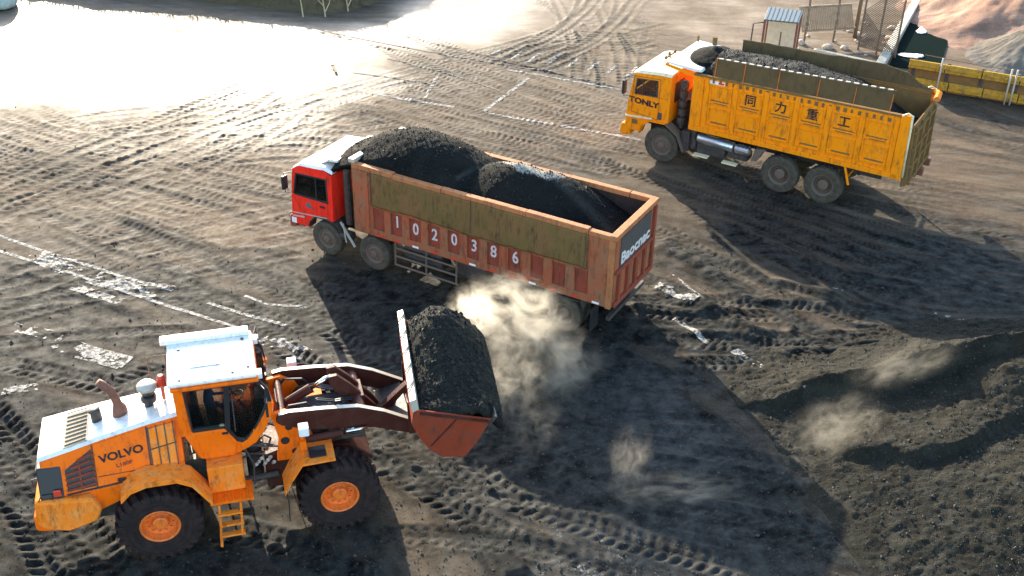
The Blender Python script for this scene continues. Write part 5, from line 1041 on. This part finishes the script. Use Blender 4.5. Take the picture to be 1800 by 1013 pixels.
    # side kit: silver cylinders, steps, boxes
    b = bm_new(); tube(b, [(2.72, 1.12, 1.18), (2.66, 1.12, 1.18), (1.42, 1.12, 1.12), (1.40, 1.12, 1.12)], [.12, .17, .17, .12], 16); obj('exhaust_silencer', b, 'alu', T, smooth=True)
    b = bm_new(); tube(b, [(1.36, 1.12, 1.12), (1.32, 1.12, 1.12), (.85, 1.12, 1.10), (.80, 1.12, 1.10)], [.10, .15, .15, .10], 16)
    for k in range(4): tube(b, [(1.25-.12*k, 1.12, 1.12), (1.22-.12*k, 1.12, 1.12)], .165, 16)
    obj('air_tank', b, 'alu', T)
    b = bm_new(); box(b, 1.7, 2.7, .6, 1.12, .62, .98); box(b, .9, 1.6, .6, 1.1, .7, .95); tube(b, [(2.9, 1.0, .7), (2.9, 1.0, 1.4)], .13, 10); box(b, 3.0, 3.3, .6, 1.2, .6, 1.3); obj('battery_box', b, 'dark', T, bevel=.02)
    b = bm_new(); box(b, 2.22, 2.75, 1.15, 1.36, .58, .63); box(b, 1.17, 1.69, 1.15, 1.36, .56, .61); split('step', b, 'cream', T)
    b = bm_new(); box(b, 1.6, 3.0, -1.15, -.6, .6, 1.3); obj('fuel_tank', b, 'dark', T, bevel=.06)
    for s in (-1, 1):
        b = bm_new(); prism(b, [(.68, .88), (.60, 1.34), (.20, 1.42), (.32, 1.30), (.46, .98)], s*1.0, s*1.36); obj('rear_mudguard', b, 'rimdust', T, bevel=.01)
        b = bm_new(); bar(b, (-2.42, s*1.36, 1.5), (-2.62, s*1.38, .92), .05, .06); bar(b, (-2.5, s*1.3, 1.1), (-2.5, s*.5, 1.1), .05, .05); split('flap_hanger', b, 'yellow', T)
    # load
    xs = np.arange(-4.12, 3.05, .05); ys = np.arange(-1.24, 1.25, .05); X, Y = np.meshgrid(xs, ys)
    Z = np.interp(X, [-4.12, -3.6, -2.9, -2.0, 0, 2.6, 3.05], [2.85, 2.95, 3.35, 3.78, 3.95, 3.90, 3.62])-.22*np.abs(Y)**1.5+.10*fbm(X*1.9, Y*1.9, 601, 5, .6)+.03*fbm(X*9, Y*9, 605, 3)
    Z -= .10*sstep(.9, 1.24, np.abs(Y)); attr = np.zeros(X.shape+(3,)); attr[..., 0] = .92+.3*fbm(X*2, Y*2, 611)-.35*np.exp(-((X+1.7)/.8)**2); attr[..., 2] = .15
    o = gridmesh('coal_load', X, Y, Z, 'coalbox', attr); o.location = YL; o.rotation_euler = (0, 0, YA); so = o.modifiers.new('solid', 'SOLIDIFY'); so.thickness = .12; so.offset = -1
    lumps(X, Y, Z, 2500, YL, YA, 'loose coal lumps lying on the load of the yellow truck', seed=7)
    tag(o, 'black coal filling the yellow truck box between its brown side boards', 'coal load')
    # coal spilled on the cab guard
    xs = np.arange(2.4, 3.85, .04); ys = np.arange(-1.1, 1.15, .04); X, Y = np.meshgrid(xs, ys); rr = np.sqrt(((X-2.9)/.85)**2+((Y+.05)/1.1)**2)
    Z = 3.64+.36*np.clip(1-rr, 0, 1)**.8+.05*fbm(X*6, Y*6, 621)-.15*sstep(.85, 1.0, rr); attr = np.zeros(X.shape+(3,)); attr[..., 0] = 1
    o = gridmesh('spilled_coal', X, Y, Z, 'coalbox', attr, mask=rr < 1+.3*fbm(X*4, Y*4, 631)); o.location = YL; o.rotation_euler = (0, 0, YA)
    tag(o, 'black coal spilled on the glare-whitened guard above the yellow truck cab', 'coal')
yellow_truck()
person('driver behind the side window of the yellow truck', (*local_to_world(YL, YA, (4.28, .6, 0))[:2], 2.02), YA, 'greycloth')
# ------------------------------------------------------------------ top right: shelter, fence, pole, kerb, channel, barrier, mounds
def shelter():
    z = 2.25; fl, fr, bl, br = at(1343, 35, z), at(1404, 41, z), at(1351, 17, z), at(1411, 24, z)
    c = np.mean([fl, fr, bl, br], axis=0); T = thing('shelter', 'small open shelter with a blue-grey sheet roof standing behind the yellow truck', 'shelter', (c[0], c[1], 0))
    Lc = lambda p, zz: Vector((p[0]-c[0], p[1]-c[1], zz))
    b = bm_new(); loft(b, [[Lc(fl, z-.04), Lc(fr, z-.04), Lc(fr, z+.02), Lc(fl, z+.02)], [Lc(bl, z+.06), Lc(br, z+.06), Lc(br, z+.12), Lc(bl, z+.12)]]); rf = obj('roof', b, 'roofblue', T, bevel=.01)
    b = bm_new()
    for k in range(8):
        t = (k+.5)/8; p = np.array(fl)*(1-t)+np.array(fr)*t; q = np.array(bl)*(1-t)+np.array(br)*t; bar(b, Lc(p, z+.03), Lc(q, z+.13), .03, .02)
    obj('roof_ribs', b, 'roofblue', rf)
    for p in (fl, fr, bl, br): b = bm_new(); q = Lc(p, 0)*.94; tube(b, [(q.x, q.y, 0), (q.x, q.y, z)], .05, 8); obj('post', b, 'exhaust', T)
    m_ = (np.array(fl)+np.array(fr))/2; b = bm_new(); q = Lc(m_, 0)*.94; tube(b, [(q.x+.05, q.y, 0), (q.x+.05, q.y, z*.8)], .035, 8); obj('post', b, 'woodpole', T)
    b = bm_new(); p, q = Lc(bl, 0)*.9, Lc(br, 0)*.9; bar(b, (p.x, p.y, 1.25), (q.x, q.y, 1.25), .03, 1.8); obj('back_wall', b, 'creamwall', T)
    b = bm_new(); q = Lc(fl, 0); tube(b, [(q.x, q.y, z-.1), (q.x-.42, q.y-.05, z-.15), (q.x-.48, q.y-.1, 0)], .03, 6); obj('side_rail', b, 'greyboard', T)
    return c
SC = shelter()
b = bm_new(); tube(b, [(0, 0, 0), (0, 0, .02), (0, 0, .85), (0, 0, .87)], [.26, .29, .29, .26], 18)
for z in (.3, .58): tube(b, [(0, 0, z-.015), (0, 0, z+.015)], .30, 18)
o = obj('drum', b, 'olive', None, loc=(SC[0]-.25, SC[1], 0)); tag(o, 'olive drum standing under the small blue-grey shelter', 'drum')
def fence():
    a, c = at(1405, 78), at(1500, 72); T = thing('metal_fence', 'slatted fence panel of thin light bars beside the wooden pole', 'fence', (*a, 0))
    d = np.array(c)-np.array(a); H = 1.75
    for t in (.08, .62):
        b = bm_new(); tube(b, [(d[0]*t, d[1]*t, 0), (d[0]*t, d[1]*t, H+.35)], .05, 8); ball(b, (d[0]*t, d[1]*t, .9), .09, sub=1); obj('post', b, 'woodpole', T)
    for k in range(30):
        t = .03+.032*k; b = bm_new(); p = (d[0]*t, d[1]*t-.02, .55); q = (d[0]*(t-.13), d[1]*(t-.13)-.02, H); bar(b, p, q, .05, .05); obj('slat', b, 'pickets', T)
    b = bm_new(); bar(b, (0, 0, .62), (d[0], d[1], .62), .04, .06); bar(b, (-.1, 0, H-.08), (d[0]*.85, d[1]*.85, H-.08), .04, .06); obj('rail', b, 'pickets', T)
fence()
def lattice():
    a, c = at(1508, 88), at(1572, 104); T = thing('lattice_fence', 'brown wire lattice fence between the wooden pole and the pale kerb', 'fence', (*a, 0)); d = np.array(c)-np.array(a); H = 2.5; L = float(np.linalg.norm(d))
    for t in (0, .5, 1): b = bm_new(); tube(b, [(d[0]*t, d[1]*t, 0), (d[0]*t, d[1]*t, H+.1)], .045, 8); obj('post', b, 'woodpole', T)
    b = bm_new(); n = 16
    for k in range(-n, n+1):
        for sg_ in (-1, 1):
            u0, u1 = k/n, k/n+sg_*H/L
            z0_, z1_ = .15, H
            if u0 < 0: 
                if u1 <= 0: continue
                z0_ = .15+(H-.15)*(-u0)/(u1-u0); u0 = 0
            if u1 < 0: z1_ = z0_+(H-z0_)*(u0)/(u0-u1); u1 = 0
            if u1 > 1: z1_ = z0_+(z1_-z0_)*(1-u0)/(u1-u0); u1 = 1
            if z1_-z0_ > .1: bar(b, (d[0]*u0, d[1]*u0, z0_), (d[0]*u1, d[1]*u1, z1_), .03, .03)
    obj('wire_mesh', b, 'woodpole', T)
lattice()
p = at(1502, 66); b = bm_new(); tube(b, [(0, 0, -.2), (0, 0, 2), (.03, 0, 5.5)], [.10, .09, .075], 10); T = thing('utility_pole', 'weathered brown wooden pole rising out of the top edge beside the pale fence', 'pole', (*p, 0)); obj('pole', b, 'woodpole', T, smooth=True)
b = bm_new(); bar(b, (-.6, 0, 5.0), (.6, 0, 5.0), .08, .1); obj('crossarm', b, 'woodpole', T)
# rubble
def rock(loc, r, label):
    b = bm_new(); bmesh.ops.create_icosphere(b, subdivisions=2, radius=1)
    sx, sy, sz = (random.uniform(.7, 1.3) for _ in range(3))
    for v in b.verts:
        n = 1+.5*float(fbm(np.array(v.co.x*1.7+loc[0]), np.array(v.co.y*1.7+v.co.z*2.1), int(loc[1]*10) % 97, 3)); v.co = Vector((v.co.x*sx*n*r, v.co.y*sy*n*r, v.co.z*sz*.7*n*r))
    o = obj('rock', b, 'stone', None, loc=(loc[0], loc[1], r*.25)); tag(o, label, 'rock', 'rubble stones on the sandy ground behind the yellow truck'); return o
for k in range(34):
    px, py = (random.uniform(1400, 1590), random.uniform(34, 98)); px = min(px, 1606-.63*py+0)
    rock(at(px, py), random.choice((.08, .11, .14, .2)), 'pale rubble stone on the sandy ground behind the yellow truck')
def strip_wall(name, a, c, w, h, m, label, cat, bevel=.03, parts=None):
    T = None; ax, ay = a; cx, cy = c; L = math.hypot(cx-ax, cy-ay); b = bm_new(); n = max(1, int(L/1.2))
    for k in range(n): box(b, L*k/n+.006, L*(k+1)/n-.006, -w/2, w/2, -.1, h)
    o = obj(name, b, m, None, bevel=bevel, loc=(ax, ay, 0)); o.rotation_euler = (0, 0, math.atan2(cy-ay, cx-ax)); tag(o, label, cat); return o
strip_wall('concrete_kerb', at(1545, 122), at(1632, -30), .38, .28, 'concrete', 'pale concrete kerb running away beside the dark water channel', 'kerb')
strip_wall('concrete_edging', at(1430, 92), at(1550, 118), .22, .16, 'concrete', 'low pale block edging just behind the yellow truck box', 'edging', .02)
# channel: dark water
M['water'] = mat('dark_channel_water', (.010, .016, .014), 1.0, bump=.3, bscale=5, spec=.0)
q = P((1562, 118), (1648, 128), (1712, -60), (1648, -60)); b = bm_new(); f = b.faces.new([b.verts.new((x, y, .055)) for x, y in q]); tag(obj('water', b, 'water'), kind='structure')
def sheet(px, py, L, wd, ang, label):
    X, Y = np.meshgrid(np.linspace(-L/2, L/2, 14), np.linspace(-wd/2, wd/2, 8)); Z = .06+.12*np.abs(fbm(X*2.2, Y*2.2, int(px))); m = ((X/L*2)**2+(Y/wd*2)**2) < .8+.6*fbm(X*3, Y*3, int(py)+3)
    o = gridmesh('plastic_sheet', X, Y, Z, 'white', None, mask=m); so = o.modifiers.new('solid', 'SOLIDIFY'); so.thickness = .015; x, y = at(px, py); o.location = (x, y, .02); o.rotation_euler = (0, 0, ang); tag(o, label, 'plastic sheet')
sheet(1645, 14, 1.2, .45, 1.0, 'crumpled pale plastic scrap on the dark channel, near the top edge'); sheet(1622, 56, 1.2, .45, 1.0, 'crumpled pale plastic scrap half way down the dark channel'); sheet(1600, 101, 1.1, .5, -.1, 'crumpled pale plastic scrap at the near end of the dark channel')
def moundfn(name, cx, cy, rx, ry, H, m, label, cat, attr0, seed, rot=0.):
    X, Y = np.meshgrid(np.linspace(-rx*1.1, rx*1.1, 130), np.linspace(-ry*1.1, ry*1.1, 130)); r = np.sqrt((X/rx)**2+(Y/ry)**2)+.22*fbm(X*.5, Y*.5, seed, 4)
    gul = .12*np.abs(fbm(np.arctan2(Y, X)*9, r*2, seed+5, 3)); Z = H*(1-sstep(0, 1, r)**.8)-.06+(.22*fbm(X*1.5, Y*1.5, seed+2, 5)-gul)*sstep(1.0, .8, r); A = np.zeros(X.shape+(3,)); A[..., 0] = attr0+.5*fbm(X*.8, Y*.8, seed+8)
    o = gridmesh(name, X, Y, Z, m, A, mask=r < 1.05); o.location = (cx, cy, 0); o.rotation_euler = (0, 0, rot); tag(o, label, cat)
M['pinksoil'] = groundmat('pink_tan_soil', (.10, .07, .055), (.30, .19, .135), (.17, .12, .095)); M['greysoil'] = groundmat('grey_gravel', (.08, .075, .065), (.16, .14, .115), (.12, .11, .09))
c = at(1770, 20); moundfn('dirt_mound', 25.2, 53.0, 7.0, 8.6, 3.6, 'pinksoil', 'pink tan dirt mound in the top right corner beside the dark channel', 'dirt mound', .12, 701, -.35)
c = at(1800, 84); moundfn('gravel_mound', 22.6, 47.6, 3.6, 3.3, 1.5, 'greysoil', 'grey gravel mound right behind the yellow barrier', 'gravel mound', .5, 731, .2)
def barrier():
    a = np.array(at(1590, 152)); c = np.array(at(1850, 196)); d = c-a; L = np.linalg.norm(d); ang = math.atan2(d[1], d[0]); T = thing('barrier', 'long barrier of two yellow beams on posts behind the yellow truck tail', 'barrier', (*a, 0), ang)
    for z, x0 in ((.28, .35), (1.0, 0.0)):
        for k in range(4): 
            b = bm_new(); xa = x0+(L-x0)*k/4; xb = x0+(L-x0)*(k+1)/4-.03
            prism(b, [(xa, z-.17), (xa, z+.17), (xb, z+.17), (xb, z-.17)], -.05, .05); prism(b, [(xa+.02, z-.05), (xa+.02, z+.05), (xb-.02, z+.05), (xb-.02, z-.05)], -.085, -.051); obj('beam', b, 'beam', T, bevel=.015)
    for k in range(5): b = bm_new(); x = .2+(L-.4)*k/4; box(b, x-.07, x+.07, .06, .2, 0, 1.2); obj('post', b, 'dark', T, bevel=.01)
    for x in (1.25, 3.85, 4.05): b = bm_new(); tube(b, [(x, -.14, 0), (x, -.14, 1.45)], .035, 8); obj('pipe_post', b, 'concrete', T, smooth=True)
    b = bm_new(); box(b, 0, L, .09, .17, 0, .95); obj('back_panel', b, 'gatebrown', T)
    b = bm_new(); tube(b, [(.5, .4, 1.3), (L*.5, .4, 1.22), (L, .4, 1.3)], .015, 6); obj('cable', b, 'rimdust', T)
barrier()
# ------------------------------------------------------------------ top left: grassy bank that throws the grey shade band
def bank():
    front = [(-30, 56.2), (-24, 55.3), (-17.5, 53.9), (-12.9, 52.9), (-9.6, 51.8), (-8.2, 52.3), (-6.2, 54.6), (-2.4, 60.0)]
    X, Y = np.meshgrid(np.arange(-31, -1, .11), np.arange(51, 66, .11)); d, sg, s, L = polydist(X+fbm(X*.8, Y*.8, 801)*.5, Y+fbm(X*.8, Y*.8, 802)*.5, front)
    Z = 1.35*sstep(-.15, .75, sg)*(1+.25*fbm(X*.7, Y*.7, 803))+.18*fbm(X*2, Y*2, 805, 4)*sstep(0, .8, sg)-.05; A = np.zeros(X.shape+(3,)); A[..., 0] = .55+.5*fbm(X, Y, 807)
    o = gridmesh('earth_bank', X, Y, Z, 'greensoil', A, mask=sg > -.3); tag(o, 'overgrown earth bank along the top left edge', 'earth bank')
    v = []; f = []
    for k in range(5200):
        x = random.uniform(-29, -3); y = random.uniform(51.5, 57); i = (np.abs(X[0]-x)).argmin(); j = (np.abs(Y[:, 0]-y)).argmin()
        if sg[j, i] < .05: continue
        z = Z[j, i]-.03; h = random.uniform(.12, .45); a = random.uniform(0, 6.28); w = random.uniform(.012, .03); lx, ly = random.uniform(-.2, .2), random.uniform(-.2, .2); n = len(v)
        v += [(x-w*math.cos(a), y-w*math.sin(a), z), (x+w*math.cos(a), y+w*math.sin(a), z), (x+lx*.4+w*.6*math.cos(a), y+ly*.4+w*.6*math.sin(a), z+h*.6), (x+lx, y+ly, z+h)]; f += [(n, n+1, n+2), (n, n+2, n+3)]
    me = bpy.data.meshes.new('grass'); me.from_pydata(v, [], f); me.materials.append(M['grass']); g = bpy.data.objects.new('grass', me); C.objects.link(g); tag(g, 'short dry green grass growing on the earth bank', 'grass', kind='stuff')
    for k, (px, py, lab) in enumerate(((533, 30, 'dry leaning straw stalk on the bank, left of the forked one'), (572, 30, 'dry forked straw stalk at the foot of the earth bank'), (612, 20, 'short dry straw stalk right of the forked one on the bank'))):
        x, y = at(px, py); b = bm_new(); tube(b, [(0, 0, 0), (-.05, .05, .5), (-.12, .1, 1.2)], [.035, .03, .015], 6)
        if k: tube(b, [(-.02, 0, .2), (.2, .1, .6), (.25, .1, .8)], [.03, .025, .01], 6); tube(b, [(-.05, .05, .5), (-.3, 0, .8)], [.025, .01], 6)
        o = obj('dry_stalk', b, 'straw', None, loc=(x, y, 0)); tag(o, lab, 'stalk')
M['greensoil'] = groundmat('overgrown_soil', (.035, .032, .02), (.13, .10, .055), (.075, .062, .04))
bank()
# pale covered thing cut off by the top left corner
b = bm_new(); ball(b, (0, 0, 0), 1.0, (1.0, .9, .9), 3)
for v in b.verts:
    v.co += v.normal*0; n = float(fbm(np.array(v.co.x*2.3), np.array(v.co.y*2.3+v.co.z*1.7), 901, 3)); v.co *= 1+.25*n
    if v.co.z < -.15: v.co.z = -.15
x, y = at(-6, 14); M['tealcover'] = mat('grey_green_sheet', (.26, .32, .28), .5, dirt=(.5, .52, .45), dirtamt=.7, dscale=2, bump=.5, bscale=5)
tag(obj('covered_bundle', b, 'tealcover', None, smooth=True, loc=(x-.1, y+.2, .2)), 'grey-green covered bundle cut off by the top left corner', 'bundle')
x, y = at(588, 124); b = bm_new(); bar(b, (-.12, .38, .08), (.12, -.38, .05), .09, .05); bar(b, (-.2, .30, .09), (-.05, .38, .10), .05, .04); tag(obj('wood_plank', b, 'woodpole', None, loc=(x, y, 0)), 'short dark stick lying on the bright sunlit ground', 'stick')
# ------------------------------------------------------------------ dust clouds
def dustmat(name, dens, col, scale, seed, lo=.46, hi=.62, aniso=.35, warp=1.):
    m = bpy.data.materials.new(name); m.use_nodes = True; nt = m.node_tree; nt.nodes.clear(); L = nt.links; o = nn(nt, 'ShaderNodeOutputMaterial'); v = nn(nt, 'ShaderNodeVolumePrincipled')
    v.inputs['Color'].default_value = (*col, 1); v.inputs['Anisotropy'].default_value = aniso
    tc = nn(nt, 'ShaderNodeTexCoord'); mp = nn(nt, 'ShaderNodeMapping'); mp.inputs['Location'].default_value = (seed*3.1, seed*1.7, seed); L.new(tc.outputs['Object'], mp.inputs[0])
    n = nn(nt, 'ShaderNodeTexNoise'); n.inputs['Scale'].default_value = scale; n.inputs['Detail'].default_value = 5; n.inputs['Roughness'].default_value = .62; n.inputs['Distortion'].default_value = warp; L.new(mp.outputs[0], n.inputs['Vector'])
    r = nn(nt, 'ShaderNodeMapRange'); r.inputs['From Min'].default_value = lo; r.inputs['From Max'].default_value = hi; L.new(n.outputs['Fac'], r.inputs['Value'])
    ln = nn(nt, 'ShaderNodeVectorMath', operation='LENGTH'); L.new(tc.outputs['Object'], ln.inputs[0]); fo = nn(nt, 'ShaderNodeMapRange', interpolation_type='SMOOTHSTEP'); fo.inputs['From Min'].default_value = .98; fo.inputs['From Max'].default_value = .25; L.new(ln.outputs['Value'], fo.inputs['Value'])
    a = nn(nt, 'ShaderNodeMath', operation='MULTIPLY'); L.new(r.outputs[0], a.inputs[0]); L.new(fo.outputs[0], a.inputs[1]); d = nn(nt, 'ShaderNodeMath', operation='MULTIPLY'); L.new(a.outputs[0], d.inputs[0]); d.inputs[1].default_value = dens; L.new(d.outputs[0], v.inputs['Density'])
    L.new(v.outputs[0], o.inputs['Volume']); return m
def dust(px, py, z, size, dens, label, rot=(0, 0, 0), scale=1.6, seed=1, col=(.95, .88, .74), **k):
    x, y = at(px, py, z); b = bm_new(); bmesh.ops.create_icosphere(b, subdivisions=3, radius=1); o = obj('dust_cloud', b, dustmat('dust', dens, col, scale, seed, **k)); o.location = (x, y, z); o.scale = size; o.rotation_euler = rot
    tag(o, label, 'dust cloud', kind='stuff')
dust(905, 555, 2.2, (1.7, 1.1, 1.25), 2.6, 'thick tan dust cloud billowing between the loader bucket and the red truck', (0, .25, -.1), 2.1, 1, lo=.47, hi=.74, warp=1.2)
dust(900, 660, 1.5, (1.0, .9, 1.3), 1.2, 'middle of the tan dust plume hanging right beside the bucket coal', (0, .2, 0), 2.4, 8, lo=.47, hi=.76, warp=1.2)
dust(835, 550, 2.9, (.8, .9, .7), 3.8, 'bright wisp of dust blowing off the coal in the bucket', (0, .5, 0), 2.4, 9, lo=.46, hi=.72, warp=1.2)
dust(990, 640, 1.2, (1.3, .9, 1.2), 1.3, 'faint outer haze of dust drifting right of the thick cloud', (0, .2, 0), 2.0, 12, lo=.47, hi=.76)
dust(945, 745, .9, (.8, .8, 1.0), .35, 'thin tail of tan dust below the thick cloud beside the bucket', (0, 0, 0), 2.2, 2, lo=.48, hi=.75)
dust(1105, 815, .75, (.65, .45, 1.25), 1.1, 'small upright wisp of tan dust over the dark ground', (0, .1, 0), 2.6, 3, lo=.47, hi=.75)
dust(1190, 860, .4, (1.8, .5, .5), 1.6, 'low trailing wisp of dust right of the upright wisp', (0, 0, .1), 2.2, 4, lo=.48, hi=.76)
dust(1470, 750, .7, (1.5, .9, .9), .6, 'thin tan dust hanging over the edge of the coal heap', (0, -.3, .3), 2.0, 5, lo=.46, hi=.76)
dust(1590, 640, 1.0, (1.8, .7, .55), .8, 'low streak of tan dust along the crest of the coal heap', (0, -.2, .3), 2.0, 6, lo=.46, hi=.76)
# parts go no deeper than thing > part > sub-part
def depth(o):
    n = 0
    while o.parent: o = o.parent; n += 1
    return n
for o in list(bpy.data.objects):
    while depth(o) > 2: o.parent = o.parent.parent

GR = {'dump truck': 'dump trucks loaded with coal', 'person': 'drivers in their cabs', 'coal load': 'coal loads carried by the vehicles', 'stalk': 'dry stalks on the bank', 'plastic sheet': 'plastic scraps on the dark channel', 'dust cloud': 'dust clouds over the yard', 'fence': 'fences behind the yellow truck'}
for o in bpy.data.objects:
    if not o.parent and o.get('category') in GR and 'group' not in o: o['group'] = GR[o['category']]
